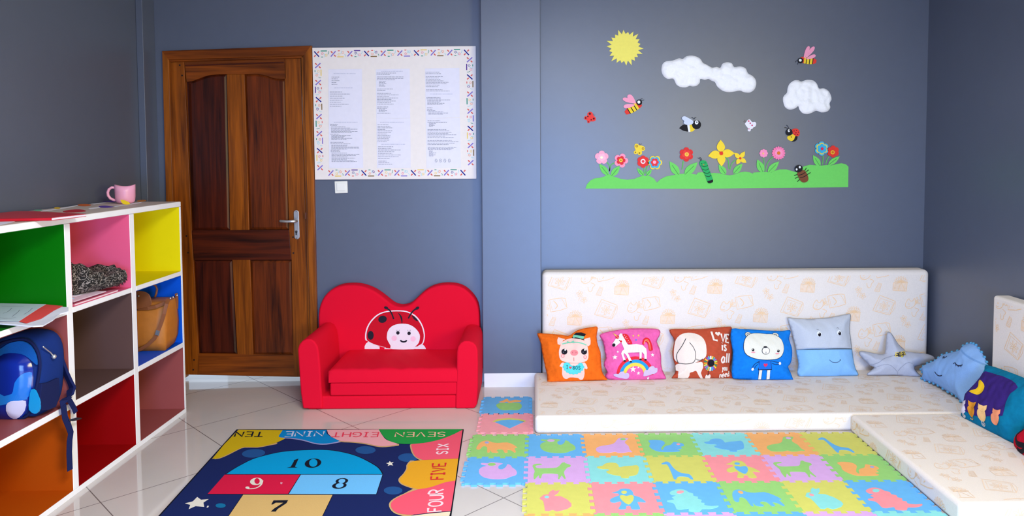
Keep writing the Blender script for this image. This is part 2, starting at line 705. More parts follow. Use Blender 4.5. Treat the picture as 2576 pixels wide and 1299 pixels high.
fl = MB().box((XL - .1, YR - .1, -.05), (XR + .1, 6.4, 0), floor_mat())
struct('floor', fl)
ce = MB().box((XL - .1, YR - .1, ZC), (XR + .1, YW + .2, ZC + .1), mat('paint', (236, 234, 228)))
struct('ceiling', ce)
wb = MB()
DX0, DX1, DZ = -2.44, -1.475, 2.235                 # door opening
wb.box((XL - .1, YW, 0), (DX0, YW + .14, ZC), WM)
wb.box((DX1, YW, 0), (XR + .1, YW + .14, ZC), WM)
wb.box((DX0, YW, DZ), (DX1, YW + .14, ZC), WM)
struct('wall_back', wb)
struct('wall_left', MB().box((XL - .1, YR, 0), (XL, YW, ZC), WM))
wr = MB()
wr.box((XR, YR, 0), (XR + .1, -1.2, ZC), WM).box((XR, .3, 0), (XR + .1, YW, ZC), WM)
wr.box((XR, -1.2, 0), (XR + .1, .3, .95), WM).box((XR, -1.2, 2.15), (XR + .1, .3, ZC), WM)
struct('wall_right', wr)
wr = MB()
WX0, WX1, WZ1 = -.5, 1.2, 2.05
wr.box((XL - .1, YR - .1, 0), (WX0, YR, ZC), WM).box((WX1, YR - .1, 0), (XR + .1, YR, ZC), WM)
wr.box((WX0, YR - .1, WZ1), (WX1, YR, ZC), WM)
struct('wall_rear', wr)
wm_ = mat('lacquer', (235, 235, 232))
wf = MB()
for x in (WX0, WX1 - .05, (WX0 + WX1) / 2 - .025):
    wf.box((x, YR - .09, 0), (x + .05, YR - .02, WZ1), wm_)
wf.box((WX0, YR - .09, WZ1 - .05), (WX1, YR - .02, WZ1), wm_)
struct('door_2', wf)
wf = MB()
for y in (-1.2, -.475, .26):
    wf.box((XR + .02, y, .95), (XR + .07, y + .04, 2.15), wm_)
for z in (.95, 2.11):
    wf.box((XR + .02, -1.2, z), (XR + .07, .3, z + .04), wm_)
struct('window_1', wf)
# pillar between the door wall and the play corner; its plaster ends in a lip above the skirting
pl_ = MB()
pl_.box((-.335, YP, .093), (.052, YW, ZC), WM)
struct('wall_pillar', pl_, bevel=.004, seg=2)
bs = MB().box((-.328, YP + .003, 0), (.050, YW, .095), mat('lacquer', (226, 226, 230)))
struct('baseboard_center', bs)
struct('baseboard_back', MB().box((DX1 + .012, YW - .012, 0), (-.336, YW, .09), mat('lacquer', (226, 226, 230))))
struct('baseboard_right', MB().box((XR - .012, YR, 0), (XR, 3.0, .09), mat('lacquer', (226, 226, 230))))
# boxed-in pipe in the left corner
struct('trim_1', MB().box((XL, 4.80, 0), (-2.497, YW, ZC), WM), bevel=.003)
# corridor behind the door, seen only as daylight in the gap under it
struct('wall_corridor', MB().box((XL - .1, 6.3, 0), (XR + .1, 6.4, ZC), mat('paint', (225, 225, 222))))

# ------------------------------------------------------------------ door
D3, D4, DH = crop(380, 90, .36184), crop(440, 520, .38497), crop(680, 510, .08469)
W_ST = wood('wood_honey_brown', (74, 30, 3), (158, 82, 14))
W_FR = wood('wood_frame', (78, 34, 5), (166, 90, 20))
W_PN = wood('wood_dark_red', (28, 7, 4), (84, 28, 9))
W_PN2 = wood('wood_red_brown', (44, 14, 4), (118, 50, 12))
W_RL = wood('wood_dark_rail', (32, 9, 4), (90, 32, 9), False)
W_RL2 = wood('wood_brown_rail', (68, 27, 4), (138, 66, 12), False)


def slab(px, y, d, m, mb=None):
    mb = mb or MB()
    return mb.prism([on_y(u, v, y) for u, v in px], (0, d, 0), m)


door = bpy.data.objects.new('door_1', None)
COL.objects.link(door)
door.location = ((DX0 + DX1) / 2, YW, 0)
door['kind'] = 'structure'
YF, YL, YPN = 4.925, 4.958, 4.972
fr = MB()
slab([(407, 128), (783, 114.5), (763, 140), (424, 151)], YF, .14, W_RL2, fr)
slab([(407, 128), (424, 151), (451, 962), (429, 962)], YF, .14, W_FR, fr)
slab([(783, 114.5), (800.5, 966), (783, 966), (763, 140)], YF, .14, W_FR, fr)
slab([(420, 147), (765, 137), (764, 146), (424, 156)], YF + .013, .12, W_RL2, fr)
slab([(765, 137), (784, 966), (779, 966), (757, 141)], YF + .013, .12, W_FR, fr)
fr.build('door_frame', door, bevel=.005, seg=2)
lf = MB()
slab([(424, 152), (463, 151), (482, 580), (500, 890), (502, 944), (452, 943)], YL, .04, W_ST, lf)
slab([(716, 143), (756, 142), (780.5, 949), (741, 949), (737, 893), (733, 655), (727, 578)], YL, .04, W_ST, lf)
top1 = smooth([D3(p) for p in ((245, 322), (290, 314), (340, 295), (400, 276), (470, 269), (525, 268))], 4, False)
top2 = smooth([D3(p) for p in ((650, 268), (740, 268), (800, 279), (850, 296), (890, 301), (932, 301))], 4, False)
slab([(463, 151), (716, 143), (720, 199)] + top2[::-1] + top1[::-1], YL, .04, W_RL2, lf)
slab([(570, 187), (615, 187), (627, 579), (578.5, 580)], YL, .04, W_ST, lf)
slab([(584, 654), (629, 654), (637, 894), (596.5, 892)], YL, .04, W_ST, lf)
slab([(482, 580), (727, 578), (733, 654), (488, 655)], YL - .001, .04, W_RL, lf)
slab([(500, 890), (737, 893), (741, 949), (502, 944)], YL, .04, W_RL2, lf)
lf.build('door_leaf', door, bevel=.003, seg=2)
mo = MB()
slab([(465, 163), (714, 155), (714, 159), (465, 167)], YL - .004, .006, W_RL, mo)
mo.build('moulding', door, bevel=.0015)


def panel(outer, inner, m, name='door_panel'):
    """raised-and-fielded panel: recessed backing, sloped edge, flat field"""
    mb = MB()
    lo = [on_y(u, v, YPN) for u, v in outer]
    li = [on_y(u, v, YL + .006) for u, v in inner]
    mb.loft([[p + Vector((0, .02, 0)) for p in lo], lo, [p + Vector((0, .0, 0)) + (q - p) * .25 for p, q in zip(lo, li)], li], m, False)
    v2, f = fill([(p.x, p.z) for p in li])
    mb.add([(x, YL + .006, z) for x, z in v2], f, m)
    return mb.build(name, door, fix=False)


def inset(lp, d):
    cx = sum(p[0] for p in lp) / len(lp)
    cy = sum(p[1] for p in lp) / len(lp)
    out = []
    n = len(lp)
    for i in range(n):
        a, b, c = lp[i - 1], lp[i], lp[(i + 1) % n]
        n1 = (-(b[1] - a[1]), b[0] - a[0])
        n2 = (-(c[1] - b[1]), c[0] - b[0])
        l1, l2 = math.hypot(*n1) or 1, math.hypot(*n2) or 1
        vx, vy = n1[0] / l1 + n2[0] / l2, n1[1] / l1 + n2[1] / l2
        l = math.hypot(vx, vy) or 1
        vx, vy = vx / l, vy / l
        k = d / max(.5, vx * n1[0] / l1 + vy * n1[1] / l1)
        q = (b[0] + vx * k, b[1] + vy * k)
        out.append(q)
    return out


def ccw(lp):
    s_ = sum(lp[i - 1][0] * lp[i][1] - lp[i][0] * lp[i - 1][1] for i in range(len(lp)))
    return lp if s_ > 0 else lp[::-1]


p1 = ccw([(x + (6 if i == 0 else 0), y) for i, (x, y) in enumerate(top1)] + [(578, 578), (484, 579)])
p2 = ccw(list(top2) + [(726, 577), (627, 578)])
leak_stop = MB()  # added slab, stops corridor light leaking through gaps round the panels
slab([(455, 165), (735, 160), (770, 930), (470, 930)], YPN + .012, .012, W_PN, leak_stop)
leak_stop.build('leak_stop_slab', door)
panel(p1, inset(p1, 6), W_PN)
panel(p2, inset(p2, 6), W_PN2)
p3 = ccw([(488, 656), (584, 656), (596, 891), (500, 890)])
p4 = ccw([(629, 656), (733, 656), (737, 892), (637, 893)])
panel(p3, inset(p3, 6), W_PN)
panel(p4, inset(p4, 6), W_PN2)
pg = MB()
for u, v in ((452, 164), (458, 190), (469, 594), (473, 636), (488, 906), (486, 931), (737, 597), (738, 637)):
    c = on_y(u, v, YL - .001)
    pg.prism([(c.x + .006 * math.cos(a), c.y, c.z + .006 * math.sin(a)) for a in (2 * PI * i / 10 for i in range(10))], (0, .003, 0), mat('lacquer', (36, 16, 8)))
pg.build('dowel_peg', door)
hg = MB()
for v0, v1 in ((238, 269),):
    a, b = on_y(424.5, v0, YL - .012), on_y(426, v1, YL - .012)
    hg.tube([a, b], .006, mat('metal', (120, 84, 64)), 10)
hg.build('hinge', door, smooth_=False)
met = mat('metal', (205, 205, 205))
hd = MB()
c0, c1 = on_y(*DH((778, 300)), YL), on_y(*DH((800, 1010)), YL)
rr = .0175
pts = [(c0.x + rr * math.cos(a), YL, c0.z + rr * math.sin(a)) for a in (PI * i / 10 for i in range(11))] + \
      [(c1.x - rr * math.cos(a), YL, c1.z - rr * math.sin(a)) for a in (PI * i / 10 for i in range(11))]
hd.prism(pts, (0, -.008, 0), met)
hp = hd.build('handle_plate', door, bevel=.003, seg=3)
lv = MB()
a, b = on_y(*DH((800, 535)), YL), on_y(*DH((280, 548)), YL - .05)
lv.tube([(a.x, YL - .006, a.z), (a.x, YL - .045, a.z), (a.x - .006, YL - .052, a.z), (a.x - .03, YL - .055, a.z), ((a.x + b.x) / 2, YL - .056, a.z - .001), (b.x + .006, YL - .054, b.z), (b.x, YL - .053, b.z)],
        [.012, .012, .011, .0095, .0095, .0095, .006], met, 14)
lv.build('handle_lever', door, smooth_=True)
kh = MB()
bk = mat('plastic', (30, 28, 28))
c = on_y(*DH((782, 862)), YL)
kh.prism([(c.x + .0085 * math.cos(t), YL - .0085, c.z + .0085 * math.sin(t)) for t in (2 * PI * i / 16 for i in range(16))], (0, -.001, 0), mat('metal', (95, 92, 88)))
kh.box((c.x - .005, YL - .0095, c.z - .022), (c.x + .005, YL - .0084, c.z - .004), mat('metal', (95, 92, 88)))
for z in ((778, 262), (796, 1052)):
    q = on_y(*DH(z), YL)
    kh.prism([(q.x + .003 * math.cos(t), YL - .0082, q.z + .003 * math.sin(t)) for t in (2 * PI * i / 10 for i in range(10))], (0, -.001, 0), bk)
kh.build('lock_cylinder', hp)
sk = MB()
q0, q1 = on_y(*DH((1030, 300)), YF), on_y(*DH((1052, 490)), YF)
sk.box((q0.x, YF - .002, q1.z), (q0.x + .004, YF + .01, q0.z), mat('metal', (150, 100, 80)))
sk.build('strike_plate', door)

# ------------------------------------------------------------------ notice board, its papers, light switch
B5 = crop(770, 90, .31572)
YB = 4.932
board = thing('notice_board', 'large white notice board with a colourful printed border beside the door', 'notice board', on_y(990, 452, YB))
bo = MB()
slab([(785, 120), (1197, 115.5), (1198.5, 450), (792, 452.5)], YB, .017, mat('paper', (240, 230, 224)), bo)
bo.build('panel', board, bevel=.003)
PB = Plane((0, YB, 0), (1, 0, 0), (0, 0, 1))
ar = Art(PB, B5, .0004)
BC = {'n': (38, 44, 140), 'r': (222, 96, 88), 'l': (140, 120, 200), 'g': (60, 150, 130), 'p': (98, 62, 150), 'y': (240, 205, 110), 'b': (140, 110, 70), 'c': (165, 215, 225), 'k': (238, 130, 150), 'o': (242, 160, 130)}
ink = lambda k: mat('ink', BC[k])


def motif_flower(cx, cy, r, k):
    for i in range(6):
        a = 2 * PI * i / 6 + cx
        ar.fill(ell(cx + r * .62 * math.cos(a), cy + r * .62 * math.sin(a), r * .3, r * .22, math.degrees(a), 8), ink(k), 1)


def strip(p0, p1, inward, n, ph):
    """printed border strip: crosses, bars and small flowers, from p0 to p1"""
    dx, dy = (p1[0] - p0[0]) / n, (p1[1] - p0[1]) / n
    l = math.hypot(dx, dy)
    ux, uy = dx / l, dy / l
    vx, vy = inward
    P = lambda i, a, b: (p0[0] + dx * i + ux * a + vx * b, p0[1] + dy * i + uy * a + vy * b)
    bars = 'gypbglybgp'
    for i in range(n + 1):
        k1, k2 = (('n', 'r'), ('l', 'r'), ('l', 'r'))[(i + ph) % 3]
        f = 1 if (i + ph) % 3 == 0 else -1
        ar.line([P(i, -19 * f, -21), P(i, 19 * f, 21)], 9, ink(k1), 3, 0)
        ar.line([P(i, 19 * f, -21), P(i, 7 * f, -8)], 9, ink(k2), 2, 0)
        ar.line([P(i, -7 * f, 8), P(i, -19 * f, 21)], 9, ink(k2), 2, 0)
        if i == n:
            break
        e = 1 if (i + ph) % 2 else -1
        ar.line([P(i, 32, 24 * e), P(i, 82, 24 * e)], 8, ink(bars[(i + ph) % 10]), 1, 0)
        ar.line([P(i, 36, -24 * e), P(i, 52, -24 * e)], 6, ink('r' if i % 2 else 'g'), 1, 0)
        motif_flower(*P(i, 46, 4 * e), 12, 'kynoyk'[(i + ph) % 6])
        motif_flower(*P(i, 76, -10 * e), 13, 'yokpoc'[(i + ph) % 6])
        ar.line([P(i, 58, -2), P(i, 66, -14 * e), P(i, 62, -24 * e)], 4, ink('c'), 1)
        ar.line([P(i, 90, 4), P(i, 98, 12 * e), P(i, 96, 22 * e)], 4, ink('g' if i % 3 == 0 else 'c'), 1)


for args in (((84, 146), (1278, 133), (0, 1), 9, 0), ((198, 1095), (1250, 1092), (0, 1), 8, 1), ((94, 238), (112, 1052), (1, 0), 6, 1), ((1303, 192), (1312, 1012), (1, 0), 6, 2)):
    strip(*args)
    ar.done('printed_border', board)

papers = [  # corners in board-crop units, then text blocks (y0, y1, lines, x0, x1)
    ('upper left sheet on the notice board, few short lines', [(178, 268), (446, 265), (447, 660), (181, 662)],
     [(302, 302, 1, 220, 395, 1), (330, 388, 5, 204, 262, 0), (416, 416, 1, 226, 370, 1), (449, 563, 8, 190, 330, 0)]),
    ('lower left sheet on the notice board with dense paragraphs', [(181, 662), (448, 660), (456, 1056), (184, 1057)],
     [(690, 690, 1, 222, 410, 1), (706, 716, 2, 192, 250, 0), (727, 772, 6, 200, 400, 0), (785, 785, 1, 194, 265, 0), (796, 826, 5, 202, 350, 0), (850, 862, 2, 195, 340, 0), (872, 904, 5, 202, 400, 0), (913, 925, 2, 197, 290, 0), (936, 956, 3, 204, 420, 0), (967, 1003, 5, 204, 420, 0)]),
    ('upper middle sheet on the notice board with long lines', [(556, 268), (826, 263), (829, 655), (560, 660)],
     [(284, 284, 1, 600, 770, 1), (298, 309, 2, 562, 700, 0), (329, 341, 2, 566, 780, 0), (352, 352, 1, 566, 710, 0), (364, 402, 5, 582, 640, 0), (425, 436, 2, 566, 690, 0), (460, 545, 8, 566, 720, 0), (568, 580, 2, 567, 645, 0), (590, 606, 3, 580, 640, 0), (617, 617, 1, 567, 672, 0)]),
    ('lower middle sheet on the notice board with spaced bold lines', [(560, 660), (830, 657), (834, 1053), (566, 1056)],
     [(690, 690, 1, 590, 780, 1), (710, 845, 12, 570, 680, 0), (866, 866, 1, 600, 790, 1), (885, 978, 8, 574, 740, 0), (1000, 1025, 3, 577, 690, 0)]),
    ('upper right sheet on the notice board, text to the top', [(948, 262), (1222, 256), (1224, 650), (954, 660)],
     [(291, 303, 2, 952, 1060, 0), (326, 406, 8, 954, 1120, 0), (431, 441, 2, 957, 1120, 0), (465, 465, 1, 990, 1170, 1), (493, 503, 2, 960, 1060, 0), (512, 548, 5, 966, 1140, 0), (574, 598, 3, 964, 1040, 0), (607, 625, 3, 975, 1160, 0)]),
    ('lower right sheet on the notice board with four round drawings', [(954, 660), (1226, 655), (1234, 1050), (960, 1058)],
     [(678, 690, 2, 968, 1110, 0), (702, 723, 4, 980, 1030, 0), (748, 812, 7, 968, 1180, 0), (835, 868, 4, 968, 1190, 0), (890, 908, 3, 970, 1190, 0), (919, 958, 6, 980, 1030, 0)])]
PM = mat('paper', (232, 228, 240))
TX = [mat('ink', (150, 150, 164)), mat('ink', (205, 203, 220))]
for lab, cs, blocks in papers:
    lp = [PB.loc(B5(c)) for c in cs]
    rt = thing('printed_sheet', lab, 'paper', PB.w((lp[2][0] + lp[3][0]) / 2, lp[2][1], .001), 'printed sheets on the notice board')
    mb = MB().put(fill(lp), PB, .0008, PM, .0006, lp)
    mb.build('sheet', rt, fix=False)
    ar = Art(PB, B5, .0004)
    for y0, y1, n, x0, x1, pale in blocks:
        for i in range(n):
            y = y0 + (y1 - y0) * i / max(1, n - 1)
            end = x1 if n == 1 else x0 + (x1 - x0) * random.uniform(.55, 1.15)
            x = x0
            while x < end:
                w_ = random.uniform(6, 24)
                ar.line([(x, y), (min(end, x + w_), y - .3)], 4.0 if not pale else 6, TX[pale], 5, 0)
                x += w_ + 3.2
    if 'round' in lab:
        for i in range(4):
            ar.line(ell(1036 + 35 * i, 996, 9, 13, 0, 12), 2.2, mat('ink', (120, 120, 135)), 5, 0, True)
            ar.line([(1032 + 35 * i, 990), (1040 + 35 * i, 1003)], 2.5, mat('ink', (120, 120, 135)), 5, 0)
    ar.done('printed_text', rt)
sw = thing('light_switch', 'white square light switch on the wall under the notice board', 'switch', on_y(857, 486, YW))
mb = MB()
slab([(841, 456.5), (873.5, 455.5), (874.5, 486), (842.5, 487)], YW - .011, .011, mat('plastic', (236, 234, 226)), mb)
mb.build('plate', sw, bevel=.004, seg=3)
mb = MB()
slab([(846.5, 461), (868, 460.5), (868.8, 480.5), (847.5, 481)], YW - .016, .008, mat('plastic', (240, 238, 230)), mb)
mb.build('rocker', sw, bevel=.003, seg=3)

# ================================================================== wall decorations of the play corner
PW = Plane((0, YW, 0), (1, 0, 0), (0, 0, 1))
Z8, Z9 = crop(1440, 50, .34648), crop(1640, 90, .31553)
EVA = lambda *c: mat('foam', c)
G_ = (112, 208, 96)
TH = .003


class Deco:
    """a wall decoration glued together from foam cut-outs"""

    def __init__(s, name, label, cat, T, at, group=None, lift=.0):
        s.root = thing(name, label, cat, PW.w(*PW.loc(T(at)), .001), group)
        s.a = Art(PW, T, .0022)
        s.lift = lift

    def fill(s, pts, c, layer=1, thick=TH):
        s.a.mb.put(fill(s.a.L(pts)), s.a.pl, .0008 + s.lift + (layer - 1) * .0034 + 3 * s.a.up(), EVA(*c), thick, s.a.L(pts))
        return s

    def line(s, pts, w, c, layer=2, **k):
        s.a.mb.put(stroke(s.a.L(pts), s.a.sc(pts[0], w), **k), s.a.pl, .0012 + s.lift + (layer - 1) * .0034 + 3 * s.a.up(), EVA(*c))
        return s

    def part(s, name):
        s.a.done(name, s.root)
        return s


def spiky(cx, cy, ro, ri, n):
    o = []
    for i in range(2 * n):
        a = PI * i / n - PI / 2 - .08
        r = (ro * (1 + .10 * math.sin(i * 2.3))) if i % 2 == 0 else ri
        o.append((cx + r * math.cos(a), cy + r * math.sin(a)))
    return o


d = Deco('foam_sun', 'yellow foam sun with jagged rays high on the grey wall', 'sun cut-out', Z8, (380, 330))
d.fill(spiky(380, 201, 128, 98, 22), (246, 232, 110)).part('sun_disc')


def cloud(label, pts, at):
    lp = [PW.loc(Z9(p)) for p in smooth(pts, 3)]
    o = thing('cotton_cloud', label, 'cloud decoration', PW.w(*PW.loc(Z9(at)), .001), 'cotton clouds on the wall')
    back = MB().put(fill(lp), PW, .0008, mat('paper', (225, 226, 238)), .003, lp)
    back.build('card_backing', o, fix=False)
    il = [(x, y) for x, y in lp]
    v2, f = fill(il, .009)
    vs = []
    for p in v2:
        dd = edge_d(p, il)
        h = .004 + .022 * math.sqrt(max(0, 1 - (1 - min(1, dd / .04)) ** 2))
        h += (.010 * noise.noise(Vector((p[0] * 30, p[1] * 30, 1))) + .004 * noise.noise(Vector((p[0] * 80, p[1] * 80, 7)))) * min(1, dd / .012)
        vs.append(PW.w(p[0], p[1], h))
    MB().add(vs, f, mat('cotton', (250, 248, 248))).build('cotton_wool', o, smooth_=True, fix=False)


cloud('wide double cotton cloud on the wall, right of the yellow sun', [(75, 260), (85, 225), (110, 205), (150, 200), (175, 195), (215, 180), (245, 185), (270, 165), (310, 158), (350, 165), (385, 185), (405, 215), (430, 228), (460, 245), (480, 255), (515, 250), (545, 255), (560, 225), (595, 212), (635, 220), (655, 250), (700, 245), (745, 260), (765, 300), (800, 320), (825, 350), (830, 390), (815, 430), (780, 453), (730, 450), (700, 438), (650, 447), (600, 450), (555, 435), (520, 405), (500, 370), (470, 358), (450, 345), (420, 352), (385, 345), (380, 375), (355, 400), (320, 405), (300, 400), (270, 412), (230, 410), (195, 390), (175, 350), (160, 342), (125, 345), (95, 325), (78, 295)], (450, 450))
cloud('single compact cotton cloud on the wall under the upper bee', [(1043, 500), (1055, 475), (1075, 455), (1080, 420), (1095, 385), (1130, 358), (1165, 355), (1190, 365), (1235, 352), (1285, 358), (1315, 385), (1330, 420), (1370, 420), (1405, 440), (1425, 475), (1430, 510), (1415, 540), (1420, 575), (1395, 605), (1350, 612), (1310, 598), (1280, 612), (1240, 625), (1200, 618), (1175, 590), (1165, 562), (1140, 580), (1100, 590), (1065, 575), (1048, 540)], (1240, 625))

RED, YEL, PNK, BLK = (226, 62, 52), (240, 206, 52), (248, 160, 186), (28, 27, 30)


def bee(label, T, tail, head, r, bands, headc, hr, eye, er, wings, ants, at, wingc=PNK, wl=2):
    d = Deco('foam_bee', label, 'bee cut-out', T, at, 'foam bees on the wall')
    for w_ in wings:
        d.fill(w_, wingc, wl)
        mid = (sum(p[0] for p in w_) / len(w_), sum(p[1] for p in w_) / len(w_))
    d.part('wings')
    for t0, t1, c in bands:
        d.fill(band(tail, head, r, t0, t1), c, 1)
    d.part('body')
    d.fill(ell(*headc, hr), BLK, 2)
    d.part('head')
    d.fill(ell(*eye, er), (240, 240, 240), 3, .001)
    d.part('eye')
    for a in ants:
        d.line(a, 3.4, BLK, 2)
    d.part('antennae')


STR = [(0, .2, RED), (.2, .25, BLK), (.25, .4, YEL), (.4, .45, BLK), (.45, .6, YEL), (.6, .65, BLK), (.65, .78, YEL), (.78, 1.0, RED)]
bee('red and yellow striped bee with pink wings, lower left of the clouds', Z8, (384, 678), (496, 608), 27, STR, (484, 600), 21, (481, 598), 11,
    [petal((462, 606), (364, 572), 34), petal((456, 604), (402, 546), 42), petal((452, 618), (370, 632), 34)],
    [[(490, 583), (500, 575), (509, 574)], [(495, 588), (510, 585), (520, 581)]], (430, 690))
bee('red and yellow striped bee with pink wings at the upper right', Z9, (1309, 206), (1183, 190), 29, STR, (1182, 199), 22, (1179, 197), 11,
    [petal((1208, 178), (1250, 84), 32), petal((1218, 182), (1292, 88), 36), petal((1228, 186), (1302, 156), 32)],
    [[(1165, 205), (1150, 200), (1143, 213)], [(1168, 213), (1162, 220), (1159, 231)]], (1240, 240))
d = Deco('foam_bee', 'black and yellow bee with pale grey wings below the double cloud', 'bee cut-out', Z9, (300, 770), 'foam bees on the wall')
d.fill([(217, 738), (232, 722), (250, 709), (285, 712), (292, 766), (250, 758)], BLK)
d.fill([(280, 711), (299, 707), (307, 766), (290, 768)], (235, 235, 240))
d.fill([(298, 708), (325, 700), (342, 745), (328, 762), (305, 767)], YEL).part('body')
d.fill(smooth([(238, 652), (256, 642), (285, 655), (327, 682), (318, 706), (285, 712), (262, 706), (250, 695), (255, 680), (240, 668)], 3), (206, 214, 232), 3).part('wings')
d.fill(ell(354, 710, 36), BLK, 2).part('head')
d.fill(ell(354, 692, 14, 16), (240, 240, 240), 3, .001).fill(ell(355, 690, 5), BLK, 4, .0004).part('eye')
d.line([(332, 668), (326, 656), (314, 652)], 3.6, BLK, 2).line([(342, 667), (340, 655), (352, 653)], 3.6, BLK, 2).part('antennae')


def butterfly(label, T, pts, c, dots, ants, at):
    d = Deco('foam_butterfly', label, 'butterfly cut-out', T, at, 'foam butterflies on the wall')
    d.fill(smooth(pts, 3), c).part('wings')
    for x, y, r, dc in dots:
        d.fill(ell(x, y, r, r, 0, 12), dc, 2, .001).part('wing_spot')
    for a in ants:
        d.line(a, 3, (90, 60, 50), 1)
    d.part('antennae')


butterfly('small red butterfly with black spots, leftmost on the wall', Z8, [(125, 668), (145, 675), (152, 695), (168, 710), (168, 730), (150, 738), (131, 738), (122, 750), (108, 745), (107, 731), (90, 724), (84, 710), (98, 698), (110, 700), (108, 682)], (236, 66, 60),
          [(126, 682, 8, (80, 20, 24)), (112, 702, 5, (80, 20, 24)), (96, 713, 6, (80, 20, 24)), (155, 718, 7, (80, 20, 24)), (136, 726, 5, (80, 20, 24)), (116, 741, 4, (80, 20, 24))],
          [[(148, 695), (150, 688), (155, 682)], [(152, 698), (158, 692), (165, 690)]], (125, 750))
butterfly('small yellow butterfly with ringed spots above the left flowers', Z8, [(450, 915), (455, 903), (470, 900), (484, 911), (492, 911), (506, 915), (521, 922), (527, 940), (516, 952), (503, 954), (505, 970), (492, 983), (478, 980), (474, 971), (460, 976), (446, 970), (447, 955), (458, 946), (451, 932)], (240, 208, 66),
          [(467, 917, 9, (150, 110, 30)), (467, 917, 5, (236, 200, 70)), (512, 935, 9, (150, 110, 30)), (512, 935, 5, (236, 200, 70)), (486, 968, 6, (150, 110, 30)), (457, 963, 5, (150, 110, 30))],
          [[(488, 910), (486, 902), (492, 897)], [(492, 910), (498, 904), (504, 900)]], (485, 983))
butterfly('small white butterfly with red dots below the wide cloud', Z9, [(762, 673), (778, 668), (790, 680), (800, 689), (822, 688), (830, 705), (822, 725), (808, 731), (800, 742), (788, 746), (784, 760), (772, 763), (762, 755), (765, 740), (756, 727), (746, 714), (741, 700), (750, 690)], (236, 232, 240),
          [(770, 681, 7, (220, 90, 120)), (782, 698, 6, (206, 60, 100)), (797, 715, 6, (206, 60, 100)), (772, 743, 5, (220, 110, 140))],
          [[(742, 690), (736, 687), (729, 685)], [(746, 686), (742, 680), (738, 672)]], (780, 763))
d = Deco('foam_ladybird', 'small ladybird with a yellow body and red spotted wing, right of the white butterfly', 'ladybird cut-out', Z9, (1110, 843))
d.fill(smooth([(1085, 800), (1115, 785), (1147, 798), (1137, 828), (1112, 840), (1086, 829), (1077, 812)], 3), YEL).fill(ell(1110, 808, 4, 4, 0, 8), BLK, 2, .001)
d.fill(smooth([(1143, 800), (1158, 799), (1156, 826), (1136, 843), (1112, 842), (1130, 830)], 3), BLK, 1).part('body')
d.fill(smooth([(1113, 755), (1128, 743), (1150, 741), (1170, 755), (1176, 780), (1165, 800), (1145, 800), (1125, 785)], 3), RED, 2)
for x, y in ((1130, 760), (1150, 756), (1165, 770), (1145, 775), (1158, 788), (1137, 788)):
    d.fill(ell(x, y, 4, 4, 0, 8), BLK, 3, .0006)
d.part('wings')
d.fill(ell(1090, 770, 27), BLK, 3).part('head')
d.fill(ell(1087, 758, 9, 11), (238, 238, 238), 4, .001).fill(ell(1089, 757, 4), BLK, 5, .0004).part('eye')
d.line([(1082, 743), (1072, 735), (1054, 734)], 3.4, BLK, 2).line([(1088, 742), (1082, 722), (1069, 713)], 3.4, BLK, 2).part('antennae')

# ---- green hedge cut-outs with leaves
HB = 'green grass cut-outs along the foot of the wall picture'
h9 = lambda p: Z9(p)
seams = [('leftmost grass cut-out with pink, red and striped flowers',
          [Z8(p) for p in ((94, 1226), (105, 1195), (130, 1167), (160, 1152), (200, 1147), (230, 1138), (262, 1118), (300, 1138), (350, 1155), (400, 1162), (450, 1155), (480, 1142), (510, 1132), (560, 1134), (590, 1152), (613, 1182), (640, 1157), (680, 1137), (730, 1128), (775, 1120), (850, 1115), (900, 1124))] + [h9(p) for p in ((365, 1092), (400, 1088), (430, 1098), (430, 1221))], [0, 1, 2]),
         ('grass cut-out under the big yellow flowers and caterpillar', [h9(p) for p in ((430, 1221), (430, 1098), (455, 1098), (490, 1094), (540, 1098), (580, 1108), (620, 1114), (665, 1104), (700, 1090), (740, 1084), (780, 1090), (806, 1101), (806, 1215))], [3]),
         ('grass cut-out under the two pink flowers', [h9(p) for p in ((806, 1215), (806, 1092), (850, 1088), (900, 1085), (950, 1092), (980, 1076), (1020, 1066), (1070, 1066), (1110, 1078), (1150, 1088), (1186, 1082), (1186, 1212))], [4]),
         ('rightmost and tallest grass cut-out with the blue flower', [h9(p) for p in ((1186, 1212), (1186, 1060), (1210, 1042), (1255, 1030), (1300, 1033), (1345, 1036), (1395, 1030), (1430, 1034), (1470, 1024), (1510, 1017), (1545, 1026), (1565, 1045), (1563, 1208))], [5])]
leaves = [[(Z8, (262, 1130), (193, 1045), 46), (Z8, (280, 1137), (344, 1060), 46)], [(Z8, (517, 1132), (467, 1076), 30), (Z8, (536, 1132), (575, 1087), 28)],
          [(Z8, (772, 1130), (704, 1028), 58), (Z8, (812, 1127), (908, 1034), 58)], [(Z9, (588, 1106), (530, 1028), 52), (Z9, (648, 1100), (720, 1021), 50)],
          [(Z9, (884, 1092), (838, 987), 58), (Z9, (922, 1092), (1012, 1002), 54)], [(Z9, (1338, 1042), (1282, 953), 50), (Z9, (1402, 1032), (1496, 961), 42)]]
hedge = []
for lab, pts, cl in seams:
    o = thing('grass_strip', lab, 'grass cut-out', PW.w(*PW.loc(pts[0]), .001), HB)
    a = Art(PW, PXI)
    a.mb.put(fill(a.L(pts)), PW, .0008, EVA(*G_), TH, a.L(pts))
    a.done('strip', o)
    for c in cl:
        for T, b, t, w_ in leaves[c]:
            a = Art(PW, T)
            a.mb.put(fill(a.L(leaf(b, t, w_))), PW, .0030, EVA(*G_), TH, a.L(leaf(b, t, w_)))
            a.mb.put(stroke(a.L([(b[0] + (t[0] - b[0]) * .05, b[1] + (t[1] - b[1]) * .05), (b[0] + (t[0] - b[0]) * .72, b[1] + (t[1] - b[1]) * .72)]), a.sc(b, 3.2), 0), PW, .0064, EVA(60, 130, 62))
            a.done('leaf', o)


